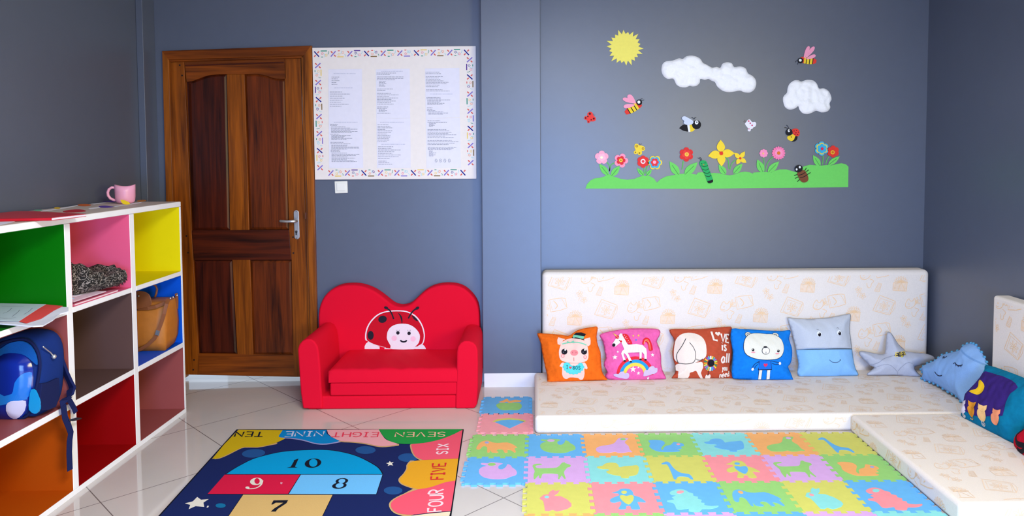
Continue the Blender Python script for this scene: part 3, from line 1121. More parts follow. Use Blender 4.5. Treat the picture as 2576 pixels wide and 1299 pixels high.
def bloom(label, T, at, stem, layers):
    d = Deco('foam_flower', label, 'flower cut-out', T, stem[-1] if stem else at, 'foam flowers on the wall', .0036)
    if stem:
        d.line(stem, 7, (98, 186, 86), 0.6).part('stem')
    for i, (nm, pts, c) in enumerate(layers):
        d.fill(pts, c, 1 + i, .003)
        d.part(nm)


bloom('pale pink round flower at the far left of the grass', Z8, (212, 1000), [(236, 1024), (262, 1048), (270, 1075), (268, 1100)],
      [('petals', flower(212, 1000, 50, 5, .2), (250, 168, 192)), ('petals', flower(212, 1000, 30, 5, .2, -60), (250, 184, 204)), ('center', ell(210, 1000, 10), (246, 236, 205))])
bloom('pink flower with a red heart, second from the left', Z8, (350, 1022), [(312, 1038), (290, 1046), (276, 1062), (268, 1100)],
      [('petals', flower(352, 1022, 52, 5, .26, -70), (246, 152, 180)), ('petals', flower(351, 1021, 33, 5, .26, -70), (222, 52, 58)), ('center', ell(350, 1020, 13), (244, 214, 70)), ('center', ell(350, 1020, 5), (170, 60, 40))])
bloom('red flower with a white ring, left of the striped flower', Z8, (512, 1030), [(517, 1065), (520, 1090), (520, 1122)],
      [('petals', flower(512, 1030, 44, 6, .14), (226, 56, 56)), ('ring', ell(511, 1028, 18), (244, 226, 226)), ('center', ell(511, 1028, 10), (224, 70, 80))])
bloom('striped yellow and blue flower with a pink heart, beside the ringed red one', Z8, (596, 1036), [(546, 1056), (538, 1080), (530, 1116)],
      [('petals', flower(598, 1037, 53, 6, .2, -60), (236, 206, 70)), ('petals', flower(597, 1037, 43, 6, .22, -60), (66, 176, 220)), ('petals', flower(595, 1035, 30, 6, .24, -60), (226, 60, 64)), ('center', ell(593, 1034, 12), (250, 170, 196))])
bloom('single red rose-like flower between two broad leaves', Z8, (827, 978), [(804, 1024), (800, 1056), (795, 1088)],
      [('petals', flower(826, 978, 52, 6, .2), (222, 54, 52)), ('petals', flower(826, 978, 34, 5, .22, -50), (232, 66, 62)), ('center', ell(827, 977, 15), (246, 206, 80)), ('center', ell(827, 977, 8), (240, 160, 70))])


def four(cx, cy, tips, w_):
    o = []
    n = len(tips)
    for i, t in enumerate(tips):
        b = (cx + (t[0] - cx) * .05, cy + (t[1] - cy) * .05)
        l = leaf(b, t, w_)
        o.append(l)
    return o


YF_ = (246, 212, 58)
for lab, c, tips, w_, cr_, stem in (
        ('large yellow four-petal flower, tallest on the grass', (550, 938), [(545, 830), (657, 938), (554, 1042), (446, 960)], 66, 15, [(585, 968), (604, 985), (610, 1010), (612, 1062)]),
        ('small yellow four-petal flower right of the large yellow one', (701, 978), [(738, 923), (751, 1013), (672, 1026), (654, 934)], 36, 9, [(668, 990), (648, 1005), (630, 1032), (622, 1066)])):
    d = Deco('foam_flower', lab, 'flower cut-out', Z9, stem[-1], 'foam flowers on the wall', .0036)
    d.line(stem, 7, (98, 186, 86), .6).part('stem')
    for l in four(*c, tips, w_):
        d.fill(l, YF_)
    d.part('petals')
    d.fill(ell(*c, cr_), (228, 62, 44), 2).part('center')
bloom('small pink flower left of the pink daisy', Z9, (888, 938), [(888, 970), (892, 1020), (893, 1080)],
      [('petals', flower(888, 938, 34, 8, .16), (250, 148, 186)), ('center', ell(884, 939, 7), (246, 200, 120))])
bloom('pink daisy with many petals and an orange heart', Z9, (1007, 936), [(966, 966), (938, 990), (915, 1030), (905, 1080)],
      [('petals', flower(1007, 936, 54, 16, .16, -90, 6), (250, 128, 172)), ('petals', flower(1007, 936, 34, 12, .14, -80, 6), (250, 150, 186)), ('center', ell(1006, 936, 13), (226, 120, 40))])
bloom('blue and yellow flower at the top right of the grass', Z9, (1350, 900), [(1362, 948), (1362, 990), (1358, 1028)],
      [('petals', flower(1350, 900, 57, 6, .18), (64, 176, 214)), ('petals', flower(1350, 900, 47, 6, .2), (236, 208, 80)), ('petals', flower(1350, 901, 38, 6, .2), (58, 172, 212)), ('center', ell(1350, 902, 12), (220, 50, 80))])
bloom('red flower with a dark yellow heart, rightmost on the grass', Z9, (1440, 924), [(1412, 962), (1395, 985), (1384, 1020)],
      [('petals', flower(1442, 924, 48, 6, .16), (222, 56, 46)), ('center', ell(1436, 930, 16), (240, 190, 50)), ('center', ell(1436, 930, 9), (206, 110, 30))])

d = Deco('foam_caterpillar', 'dark green striped caterpillar standing on the grass cut-out', 'caterpillar cut-out', Z8, (995, 1187), None, .0072)
d.fill(smooth([(920, 1042), (926, 1028), (945, 1020), (966, 1026), (978, 1045), (986, 1075), (1000, 1110), (1018, 1163), (1015, 1178), (995, 1187), (980, 1182), (965, 1140), (946, 1098), (931, 1068)], 3), (44, 168, 92)).part('body')
for p in ([(934, 1058), (955, 1067), (981, 1057)], [(941, 1083), (965, 1092), (988, 1080)], [(950, 1107), (975, 1116), (998, 1103)], [(959, 1130), (985, 1139), (1006, 1127)]):
    d.line(p, 3.4, BLK)
d.fill([(975, 1172), (1000, 1165), (1018, 1160), (1017, 1178), (997, 1187), (982, 1184)], BLK, 2, .001).part('stripes')
d.fill(ell(936, 1045, 3.2, 3.2, 0, 8), BLK, 2, .001).fill(ell(960, 1039, 3.2, 3.2, 0, 8), BLK, 2, .001).fill(ell(950, 1052, 5, 3.5, 0, 8), (226, 110, 50), 2, .001).part('face')
d.line([(930, 1026), (925, 1010), (909, 1003)], 3, BLK, 1).line([(938, 1022), (934, 1007), (922, 999)], 3, BLK, 1).part('antennae')
d = Deco('foam_beetle', 'brown striped beetle with a black head on the grass cut-out', 'beetle cut-out', Z9, (1205, 1170), None, .0072)
for p in ([(1160, 1105), (1130, 1115)], [(1165, 1125), (1138, 1138)], [(1175, 1146), (1155, 1164)], [(1212, 1080), (1228, 1054)], [(1226, 1085), (1247, 1070)], [(1236, 1106), (1261, 1091)]):
    d.line(p, 5, BLK, 1).part('leg')
d.fill(smooth([(1155, 1098), (1166, 1083), (1195, 1072), (1216, 1077), (1235, 1110), (1243, 1140), (1233, 1162), (1206, 1170), (1184, 1160), (1165, 1130)], 3), (122, 72, 46), 1).part('body')
d.line([(1164, 1112), (1190, 1106), (1218, 1089)], 5, BLK).line([(1175, 1133), (1205, 1125), (1234, 1107)], 5, BLK).part('stripes')
d.fill(ell(1165, 1060, 32, 28, -30), BLK, 2).part('head')
d.fill(ell(1147, 1066, 7, 9), (238, 238, 238), 3, .001).fill(ell(1172, 1048, 8, 10), (238, 238, 238), 3, .001).part('eyes')

# ================================================================== play-corner cushions
MT7 = crop(1330, 660, .2309)
CUSH = mat('fabric', (234, 224, 216))
PRT, PRT2 = mat('ink', (250, 206, 160)), mat('ink', (246, 216, 190))
PRF, PRF2 = mat('ink', (240, 216, 194)), mat('ink', (236, 222, 210))
KM = .2309 * YP / FPX                               # one traced unit of the print in metres


def motif_set():
    """line drawings of one repeat of the printed cover, in traced units (x right, y down)"""
    S, F = [], []
    a = S.append
    # framed picture with a flower
    a(([(800, 415), (972, 482), (912, 637), (722, 584)], 5, 0, True))
    a(([(806, 448), (958, 500), (898, 618), (752, 580)], 3, 0, True))
    a(([(915, 632), (968, 560), (978, 488)], 3, 2, False))
    for k in range(7):
        an = 2 * PI * k / 7
        a((ell(852 + 34 * math.cos(an), 535 + 30 * math.sin(an), 26, 9, math.degrees(an), 10), 3.5, 0, True))
    a(([(840, 560), (826, 590)], 4, 0, False))
    # smiling cat-fish with leaves
    a(([(1085, 530), (1100, 482), (1125, 455), (1142, 480), (1166, 480), (1186, 450), (1196, 490), (1190, 530), (1150, 560), (1108, 560)], 5, 3, True))
    a(([(1095, 540), (1115, 548), (1135, 540)], 4, 3, False))
    a((ell(1125, 515, 7, 7, 0, 8), 3, 0, True))
    a(([(1190, 556), (1238, 578), (1212, 610), (1206, 640), (1186, 655), (1166, 640), (1160, 602)], 5, 3, False))
    for x, y, t in ((1206, 500, -60), (1222, 480, -30), (1212, 460, -80), (1230, 505, 10)):
        a((ell(x, y, 24, 8, t, 10), 4, 0, True))
    # open book
    a(([(1245, 415), (1300, 400), (1390, 390), (1432, 395), (1450, 500), (1380, 525), (1272, 545)], 5, 0, True))
    a(([(1262, 425), (1288, 525)], 3, 0, False))
    a(([(1300, 420), (1330, 450), (1344, 480), (1318, 510)], 7, 3, False))
    a(([(1390, 400), (1412, 432), (1430, 470), (1446, 490)], 4, 3, False))
    # wrapped present
    a(([(1455, 602), (1612, 598), (1604, 696), (1452, 686)], 4, 0, True))
    F.append([(1455, 602), (1612, 598), (1604, 696), (1452, 686)])
    for k in range(9):
        an = PI * (1.0 + k / 8)
        a((ell(1540 + 44 * math.cos(an), 596 + 36 * math.sin(an), 34, 9, math.degrees(an), 10), 3.5, 0, True))
    a(([(1540, 600), (1510, 690)], 4, 0, False))
    a(([(1545, 600), (1590, 690)], 4, 0, False))
    a((ell(1475, 660, 8, 8, 0, 8), 3, 0, True))
    # clothes peg
    a(([(1296, 596), (1246, 692), (1300, 702), (1326, 612)], 3.5, 0, False))
    for k in range(7):
        a(([(1290 - 6 * k, 606 + 13 * k), (1326 - 4 * k, 610 + 14 * k)], 3, 0, False))
    # two small flowers
    for cx, cy in ((560, 352), (606, 420)):
        for k in range(5):
            an = 2 * PI * k / 5 + cx
            a((ell(cx + 20 * math.cos(an), cy + 20 * math.sin(an), 17, 9, math.degrees(an), 10), 3.5, 0, True))
    a(([(575, 380), (560, 395), (545, 430)], 3.5, 3, False))
    return S, F


MS, MF = motif_set()


def print_cloth(pl, rect, parent, org, rot=0, sx=1, name='printed_pattern', k=KM, keep=None, faint=False):
    """the repeating print laid over a rectangle (plane coordinates); strokes stop at its edges"""
    x0, y0, x1, y1 = rect
    mb = MB()
    c, s_ = math.cos(rot), math.sin(rot)

    def tr(p, i, j):
        ux = (p[0] + 1030 * i + 510 * j) * k * sx
        uy = -(p[1] - 8 * i + 325 * j) * k
        return (org[0] + ux * c - uy * s_, org[1] + ux * s_ + uy * c)
    ok = lambda p: x0 < p[0] < x1 and y0 < p[1] < y1 and (keep is None or keep(p))
    for i in range(-9, 10):
        for j in range(-9, 10):
            q = tr((1000, 520), i, j)
            m_ = 700 * k
            if not (x0 - m_ < q[0] < x1 + m_ and y0 - m_ < q[1] < y1 + m_):
                continue
            for f in MF:
                l = [tr(p, i, j) for p in f]
                if all(ok(p) for p in l):
                    mb.put((l, [tuple(range(len(l)))]), pl, .0006, PRF2 if faint else PRF)
            for ix, (pts, w_, sm, cl) in enumerate(MS):
                l = [tr(p, i, j) for p in pts]
                if not sm:
                    l2 = []
                    for u in range(len(l) if cl else len(l) - 1):
                        p_, q_ = l[u], l[(u + 1) % len(l)]
                        nn = max(1, int(math.hypot(q_[0] - p_[0], q_[1] - p_[1]) / .012))
                        l2 += [(p_[0] + (q_[0] - p_[0]) * e / nn, p_[1] + (q_[1] - p_[1]) * e / nn) for e in range(nn)]
                    l = l2 if cl else l2 + [l[-1]]
                if not any(ok(p) for p in l):
                    continue
                v, f = stroke(l, w_ * k * 1.15, sm, cl)
                f = [q for q in f if all(ok(v[t]) for t in q)]
                if f:
                    mb.put((v, f), pl, .0010 + 1e-5 * ix, PRT2 if faint else PRT)
    return mb.build(name, parent, fix=False)


def cushion_box(name, a, b, parent, bev, amp=.0015):
    mb = MB().box(a, b, CUSH)
    return mb.build(name, parent, bevel=bev, seg=5)


XB = 2.572                                          # face of the cushion on the right wall
t = thing('wall_cushion', 'long upright printed cushion leaning along the back wall behind the pillows', 'cushion', (1.35, 4.87, 0), 'printed foam cushions')
cushion_box('cover', (.058, YP, .0), (2.645, YW - .004, .768), t, .034)
pw = Plane((0, YP, 0), (1, 0, 0), (0, 0, 1))
o0 = pw.loc(MT7((0, 0)))
print_cloth(pw, (.085, .11, 2.62, .738), t, o0)
t = thing('seat_cushion', 'long flat printed cushion on the floor under the row of pillows', 'cushion', (1.3, 4.4, 0), 'printed foam cushions')
cushion_box('cover', (.006, 3.985, .0), (2.665, YP - .003, .1), t, .022)
ph = Plane((0, 0, .1), (1, 0, 0), (0, 1, 0))
print_cloth(ph, (.03, 4.01, 2.65, YP - .02), t, (.1, 4.75), faint=True)
pf = Plane((0, 3.985, 0), (1, 0, 0), (0, 0, 1))
print_cloth(pf, (.03, .018, 1.74, .082), t, (-.28, .372), faint=True)
t = thing('seat_cushion', 'short flat printed cushion on the floor running toward the viewer at the right', 'cushion', (2.16, 3.45, 0), 'printed foam cushions')
cushion_box('cover', (1.757, 2.93, .0), (XB - .004, 3.978, .1), t, .022)
print_cloth(ph, (1.785, 2.955, XB - .03, 3.955), t, (1.2, 3.6), 0, faint=True)
ps = Plane((1.757, 0, 0), (0, -1, 0), (0, 0, 1))
print_cloth(ps, (-3.955, .018, -2.955, .082), t, (-4.0, .372))
pe = Plane((0, 2.93, 0), (1, 0, 0), (0, 0, 1))
print_cloth(pe, (1.785, .018, XB - .03, .082), t, (1.5, .372), faint=True)
t = thing('wall_cushion', 'upright printed cushion standing against the right wall at the photo edge', 'cushion', (XB + .05, 3.4, 0), 'printed foam cushions')
cushion_box('cover', (XB, 2.75, .0), (XR - .003, 4.03, .752), t, .018)
pr = Plane((XB, 0, 0), (0, -1, 0), (0, 0, 1))
print_cloth(pr, (-4.0, .11, -2.8, .728), t, (-4.35, .83))

# ================================================================== child's red sofa
S6, L6 = crop(740, 690, .2849), crop(900, 740, .1155)
RS = mat('sofa', (222, 8, 44))
sofa = thing('toddler_sofa', 'small red two-seat foam sofa with a ladybird on its wavy back', 'sofa', (-.87, 4.62, 0))
YS0, YS1 = 4.40, 4.85


def s6(pts, y):
    return [on_y(*S6(p), y) for p in pts]


mb = MB()
mb.box((-1.375, YS0 + .012, 0), (-.36, YS1, .082), RS)
mb.build('base', sofa, bevel=.012, seg=3)
mb = MB()
mb.box((-1.235, YS0 + .006, .084), (-.405, YS1 - .004, .165), RS)
mb.build('folding_cushion', sofa, bevel=.012, seg=3)


def seat_top():
    mb = MB()
    x0, x1, y0, y1 = -1.240, -.402, YS0 + .004, YS1 - .003
    nx, ny = 56, 30
    top = []
    for j in range(ny + 1):
        for i in range(nx + 1):
            x, y = x0 + (x1 - x0) * i / nx, y0 + (y1 - y0) * j / ny
            e = min(x - x0, x1 - x, (y - y0) * 1.4) / .03
            z = .248 - (.012 * (1 - min(1, e)) ** 2)
            u = (x + .45 * (y - y0) * 1.0)
            z += .009 * noise.noise(Vector((u * 17, y * 3.2, 3))) * math.exp(-((x + .92) / .3) ** 2) * min(1, max(0, e))
            top.append((x, y, z))
    f = []
    for j in range(ny):
        for i in range(nx):
            k = j * (nx + 1) + i
            f.append((k, k + 1, k + nx + 2, k + nx + 1))
    n0 = len(top)
    fr_ = [(x0 + (x1 - x0) * i / nx, y0 - .002 + .002 * noise.noise(Vector((i * .35, 0, 5))), .168) for i in range(nx + 1)]
    f += [(n0 + i, n0 + i + 1, i + 1, i) for i in range(nx)]
    mb.add(top + fr_, f, RS)
    k = len(mb.v)
    mb.add([(x0, y0, .168), (x0, y1, .168), (x0, y1, .236), (x0, y0, .236), (x1, y0, .168), (x1, y1, .168), (x1, y1, .236), (x1, y0, .236)],
           [(0, 1, 2, 3), (4, 7, 6, 5), (0, 4, 5, 1)], RS)
    mb.build('seat_cushion', sofa, smooth_=True)


seat_top()
armL = [(75, 1192), (55, 1050), (37, 800), (30, 665), (42, 625), (70, 592), (108, 574), (150, 576), (182, 597), (206, 640), (218, 700), (230, 830), (238, 1000), (246, 1085), (250, 1194)]
armR = [(1423, 1197), (1425, 1085), (1432, 900), (1436, 690), (1445, 643), (1470, 608), (1502, 594), (1542, 594), (1580, 605), (1606, 630), (1619, 672), (1623, 800), (1622, 1000), (1616, 1150), (1592, 1200)]
for a_ in (armL, armR):
    lp = s6(a_, YS0)
    for p in lp:
        p.z = max(p.z, .001)
    MB().prism(lp, (0, YS1 - YS0 - .002, 0), RS).build('armrest', sofa, bevel=.012, seg=3)
backp = smooth([(212, 1240), (212, 900), (212, 520), (212, 360), (230, 268), (266, 198), (325, 140), (402, 106), (482, 97), (560, 100), (630, 117), (700, 147), (760, 186), (820, 233), (868, 270), (920, 288), (972, 287), (1030, 264), (1090, 209), (1150, 155), (1220, 116), (1300, 97), (1370, 94), (1438, 102), (1505, 130), (1562, 180), (1606, 240), (1628, 308), (1636, 400), (1638, 560), (1638, 900), (1638, 1240)], 2, False)
lp = s6(backp, YS1)
for p in lp:
    p.z = max(p.z, .06)
l2 = ccw([(p.x, p.z) for p in lp])
mb = MB()
steps = [(0, YW - .008), (0, YS1 + .014), (.003, YS1 + .006), (.008, YS1 + .0015), (.014, YS1)]
mb.loft([[(x, y_, z) for x, z in (inset(l2, d_) if d_ else l2)] for d_, y_ in steps], RS, False)
fi = inset(l2, .014)
v2, f = fill(fi)
mb.add([(x, YS1, z) for x, z in v2], f, RS)
mb.build('backrest', sofa, smooth_=True, fix=False)
psf = Plane((0, YS1, 0), (1, 0, 0), (0, 0, 1))
a = Art(psf, L6, .0008)
FW, FRD, FBK = mat('fabric', (236, 226, 232)), mat('fabric', (196, 18, 40)), mat('fabric', (36, 34, 46))
shell = smooth([(165, 1000), (160, 900), (180, 780), (230, 660), (310, 550), (420, 450), (550, 390), (700, 362), (850, 355), (1000, 360), (1120, 390), (1250, 460), (1350, 570), (1420, 700), (1455, 830), (1462, 930), (1445, 1030), (1410, 1100), (1330, 1140), (1250, 1158), (700, 1190), (600, 1168), (480, 1140), (350, 1100), (250, 1050), (195, 1018)], 2)
a.fill([(150, 1200), (150, 1140), (180, 1080), (230, 1038), (280, 1065), (380, 1105), (475, 1150), (478, 1200)], FW, 1)
a.fill([(1225, 1200), (1260, 1150), (1330, 1140), (1410, 1100), (1450, 1130), (1480, 1180), (1482, 1200)], FW, 1)
a.fill([(578, 1200), (590, 1170), (740, 1182), (746, 1200)], FW, 1)
a.fill(shell, FW, 2)
inner = smooth([(200, 1000), (190, 900), (208, 790), (256, 672), (332, 568), (436, 472), (560, 412), (704, 385), (850, 378), (995, 384), (1108, 412), (1228, 478), (1325, 584), (1394, 708), (1430, 834), (1438, 930), (1422, 1026), (1392, 1084), (1320, 1124), (1250, 1150), (700, 1186), (600, 1160), (482, 1130), (352, 1090), (256, 1042)], 2)
a.fill(inner, FRD, 3)
a.fill(ell(542, 550, 94, 78, -14), FBK, 4).fill(ell(283, 900, 67, 97), FBK, 4).fill(smooth([(1180, 470), (1230, 488), (1290, 545), (1312, 594), (1260, 575), (1210, 530)], 3), FBK, 4)
a.line([(885, 415), (935, 480), (960, 555), (967, 645)], 36, FBK, 4, taper=True)
lady = a.done('ladybird_applique', sofa)
a.fill(smooth([(640, 885), (652, 820), (700, 740), (780, 682), (880, 652), (980, 645), (1100, 657), (1210, 707), (1300, 792), (1350, 880), (1355, 960), (1335, 1050), (1292, 1110), (1245, 1150), (1228, 1200), (752, 1200), (720, 1130), (662, 1030), (636, 960)], 2), FW, 5)
FPK = mat('fabric', (246, 196, 214))
for ex in (877, 1120):
    a.fill(ell(ex, 845 + (ex > 1000) * 10, 37), FBK, 6)
    for dx in (-28, 0, 28):
        a.line([(ex + dx * .8, 815), (ex + dx * 1.2, 778)], 5, FBK, 6, 0)
a.fill(ell(797, 962, 59), FPK, 6).fill(ell(1208, 975, 58), FPK, 6)
a.line([(930, 1005), (960, 1030), (1000, 1040), (1045, 1030), (1070, 1005)], 34, FBK, 6)
a.done('face', lady)
for st, hd_ in (([(785, 545), (750, 440), (700, 355), (640, 312)], (622, 298)), ([(1105, 530), (1160, 430), (1225, 352), (1290, 312)], (1300, 305))):
    a.line(st, 30, FBK, 6).fill(ell(*hd_, 46, 30, 20 if hd_[0] < 900 else -30), FBK, 7)
    a.done('antenna', lady)

# ================================================================== rug with number game
RG = crop(380, 1050, .31833)
rug = thing('number_rug', 'navy rug with hopscotch numbers and number words round its edge', 'rug', (-1.0, 3.3, 0))
ZR = .006
pg_ = Plane((0, 0, ZR), (1, 0, 0), (0, 1, 0))
TL, TR_ = Vector(on_z(595, 1081, ZR)), Vector(on_z(1166.5, 1080.5, ZR))
BL_, BR_ = Vector(on_z(398, 1299, ZR)), Vector(on_z(1135, 1299, ZR))
ext = 1.65
BLx, BRx = TL + (BL_ - TL) * ext, TR_ + (BR_ - TR_) * ext
NAVY, EDGE = mat('rug', (26, 38, 88)), mat('rug', (20, 22, 34))
mb = MB().prism([Vector((p.x, p.y, 0)) for p in (TL, TR_, BRx, BLx)], (0, 0, ZR), EDGE)
mb.build('rug_edge', rug)
a = Art(pg_, RG, .0005)
RC = lambda *c: mat('rug', c)


def rinset(k):
    c = (TL + TR_ + BLx + BRx) / 4
    return [p + (c - p).normalized() * k for p in (TL, TR_, BRx, BLx)]


a.mb.put(fill([(p.x, p.y) for p in rinset(.012)]), pg_, .0002, NAVY)
YEL_R, BLU_R, PNK_R, GRN_R, SIX_R, ORG_R = RC(196, 166, 24), RC(8, 126, 190), RC(226, 160, 166), RC(34, 146, 66), RC(232, 86, 108), RC(224, 160, 40)
GOLD = RC(196, 160, 110)


def patch(pts, m, rim=None, layer=2):
    a.fill(pts, m, layer)
    return a


a.fill(smooth([(1000, 205), (930, 227), (840, 243), (740, 243), (690, 260), (620, 296), (540, 330), (500, 320), (700, 190)], 2), GOLD, 2)
patch([(690, 102), (1040, 105), (1015, 160), (1060, 172)] + smooth([(1060, 172), (1000, 200), (930, 222), (840, 238), (740, 238), (690, 255), (620, 290), (540, 325), (482, 333)], 3, False)[1:] + [(580, 215)], YEL_R, None, 3)
a.fill(smooth([(1490, 188), (1430, 212), (1360, 220), (1290, 213), (1200, 188), (1100, 172), (1012, 166), (1100, 140)], 3), RC(150, 150, 200), 2)
patch([(1040, 105), (1390, 103)] + smooth([(1390, 103), (1385, 125), (1410, 150), (1490, 185), (1430, 205), (1360, 212), (1290, 205), (1200, 180), (1100, 165), (1012, 160), (1020, 135)], 3, False), BLU_R, None, 3)
a.fill(smooth([(1960, 216), (1880, 236), (1800, 238), (1700, 217), (1600, 204), (1500, 198), (1490, 180), (1700, 150)], 3), GOLD, 2)
patch([(1390, 103), (1800, 101)] + smooth([(1800, 101), (1830, 150), (1865, 185), (1950, 215), (1880, 230), (1800, 232), (1700, 210), (1600, 198), (1500, 192), (1430, 160), (1400, 135)], 3, False), PNK_R, None, 4)
patch([(1800, 101), (2462, 100)] + smooth([(2462, 100), (2400, 135), (2300, 175), (2200, 200), (2080, 215), (1960, 213), (1880, 190), (1835, 155)], 3, False), GRN_R, None, 5)
a.fill(smooth([(2150, 345), (2095, 324), (2066, 292), (2050, 250), (2055, 214), (2150, 240)], 3), GOLD, 2)
patch([(2462, 103), (2428, 330), (2150, 342)] + smooth([(2150, 342), (2100, 320), (2075, 290), (2062, 250), (2064, 215), (2150, 208), (2250, 188), (2360, 150), (2462, 103)], 3, False)[1:-1], SIX_R, None, 4)
a.fill(smooth([(2175, 574), (2108, 577), (2015, 550), (1966, 524), (1956, 490), (1992, 450), (2016, 410), (2022, 375), (2075, 345), (2200, 450)], 3), GOLD, 2)
patch([(2428, 330), (2405, 505)] + smooth([(2405, 505), (2330, 520), (2250, 545), (2170, 570), (2110, 572), (2020, 545), (1975, 520), (1965, 490), (2000, 450), (2025, 410), (2030, 375), (2080, 350), (2150, 342)], 3, False), ORG_R, None, 3)
a.fill(smooth([(2050, 782), (1955, 774), (1900, 742), (1880, 690), (1916, 648), (2000, 606), (2105, 570), (2200, 700)], 3), GOLD, 2)
patch([(2405, 505), (2368, 745)] + smooth([(2368, 745), (2200, 760), (2060, 775), (1960, 765), (1910, 735), (1895, 690), (1930, 650), (2010, 610), (2110, 575), (2200, 560), (2320, 520)], 3, False), SIX_R, None, 4)
a.fill([(2366, 750), (2200, 765), (2000, 790), (1960, 860), (2340, 850)], RC(222, 208, 180), 3)
ARCH = RC(6, 150, 206)
arch = [(590, 453)] + smooth([(590, 453), (640, 420), (700, 385), (800, 335), (900, 305), (1000, 282), (1100, 269), (1250, 261), (1400, 262), (1530, 282), (1640, 315), (1740, 365), (1800, 405), (1832, 453)], 3, False)[1:]
DK = RC(22, 26, 40)
a.line(arch, 8, DK, 3, 0)
a.fill(arch, ARCH, 2)
R9, B8, T7 = RC(206, 28, 66), RC(108, 184, 236), RC(206, 170, 108)
a.fill([(582, 457), (1180, 457), (1083, 608), (447, 610)], R9, 2).fill([(1184, 457), (1830, 457), (1780, 612), (1090, 609)], B8, 2)
a.fill([(728, 615), (1436, 617), (1350, 800), (1290, 920), (520, 920), (600, 800)], T7, 2)
for l_ in ([(1182, 456), (1086, 610)], [(1832, 455), (1781, 613)], [(588, 455), (1832, 455)], [(447, 611), (1781, 613)], [(727, 615), (520, 920)], [(1437, 617), (1290, 920)]):
    a.line(l_, 5, DK, 3, 0)
for c in (ell(810, 288, 92, 34, -4), ell(1695, 262, 80, 31), ell(2030, 322, 78, 34), ell(1913, 582, 74, 32)):
    a.fill(c, RC(34, 78, 136), 1.6)
a.fill(ell(550, 701, 40, 18), RC(20, 104, 150), 1.6)
CRM = RC(222, 216, 204)
a.fill([(365, 633), (395, 655), (456, 650), (414, 678), (420, 712), (352, 706), (297, 730), (310, 696), (268, 684), (330, 668)], CRM, 2)
a.fill([(1886, 350), (1897, 360), (1918, 357), (1903, 371), (1914, 384), (1890, 381), (1870, 388), (1878, 374), (1858, 366), (1878, 362)], CRM, 2)
a.fill([(438, 716), (446, 702), (458, 704), (450, 718)], CRM, 2).fill([(1022, 532), (1022, 518), (1040, 520), (1034, 534)], RC(220, 150, 170), 4)
# numbers
a.fill([(1128, 344), (1166, 331), (1137, 396), (1158, 402), (1072, 403), (1104, 396), (1130, 350)], DK, 4)
a.fill(ell(1280, 367, 66, 36, -8), DK, 4).fill(ell(1282, 366, 33, 31, -14), ARCH, 5)
a.fill(ell(832, 512, 50, 29, -6), CRM, 4).fill(ell(838, 510, 21, 23, -10), R9, 5)
a.line([(880, 505), (868, 540), (830, 564), (775, 570), (752, 562)], 14, CRM, 4).fill(ell(762, 560, 16, 8), CRM, 4)
a.fill(ell(1508, 509, 50, 23, -6), DK, 4).fill(ell(1508, 509, 27, 17, -10), B8, 5).fill(ell(1488, 545, 58, 24, -6), DK, 4).fill(ell(1490, 545, 32, 18, -10), B8, 5)
a.fill([(968, 662), (1084, 660), (1070, 684), (1000, 730), (986, 750), (946, 750), (975, 725), (1046, 680), (985, 680), (962, 694), (950, 694)], DK, 4)
a.word('TEN', (895, 120), (-222, 0), (-14, 38), DK, 6, .34)
a.word('NINE', (1368, 117), (-300, 2), (-12, 38), RC(190, 200, 226), 6, .36)
a.word('EIGHT', (1798, 124), (-365, 0), (-10, 36), RC(222, 60, 84), 6, .32)
a.word('SEVEN', (2325, 122), (-392, 2), (-4, 36), RC(232, 180, 152), 6, .36)
a.word('SIX', (2340, 296), (12, -80), (-84, 2), RC(240, 206, 214), 6, .18)
a.word('FIVE', (2312, 494), (16, -128), (-100, 4), RC(206, 44, 52), 6, .17)
a.word('FOUR', (2296, 748), (16, -172), (-108, 6), RC(240, 206, 214), 6, .17)
a.done('number_print', rug)

# ================================================================== puzzle-foam mats
M5, M6 = crop(1140, 960, .26101), crop(1740, 1060, .25621)
ZM = .010
GP, GX, GY, GA = .29806, -.33453, 3.95570, -.007532
gc, gs = math.cos(GA), math.sin(GA)


def g2w(a, b, z=0.0):
    return Vector((GX + (a * gc - b * gs) * GP, GY + (a * gs + b * gc) * GP, z))


def w2g(p):
    x, y = (p[0] - GX) / GP, (p[1] - GY) / GP
    return (x * gc + y * gs, -x * gs + y * gc)


TEETH = .034


def side(n=10):
    """one jigsaw edge, offsets either side of the line, the same for every tile so neighbours fit"""
    o = [(.0, 0), (.05, 0)]
    for k in range(9):
        a, b = .05 + k * .1, .15 + k * .1
        s_ = TEETH if k % 2 == 0 else -TEETH
        o += [(a - (.012 if s_ > 0 and k else 0), s_), (b + (.012 if s_ > 0 and k < 8 else 0), s_)]
    return o + [(.95, 0), (1, 0)]


def tile_outline():
    s_ = side()
    bot = [(t, o) for t, o in s_]
    rgt = [(1 + o, t) for t, o in s_]
    top_ = [(t, 1 + o) for t, o in s_][::-1]
    lft = [(o, t) for t, o in s_][::-1]
    lp = []
    for q in bot + rgt + top_ + lft:
        if not lp or math.hypot(q[0] - lp[-1][0], q[1] - lp[-1][1]) > 1e-4:
            lp.append(q)
    if math.hypot(lp[0][0] - lp[-1][0], lp[0][1] - lp[-1][1]) < 1e-4:
        lp.pop()
    return lp


OUT = tile_outline()


def trace(T, i, r, pts, sm=2):
    pts = smooth(pts, sm) if sm else pts
    return [(q[0] - i, q[1] + r + 1) for q in (w2g(on_z(*T(p), ZM)) for p in pts)]


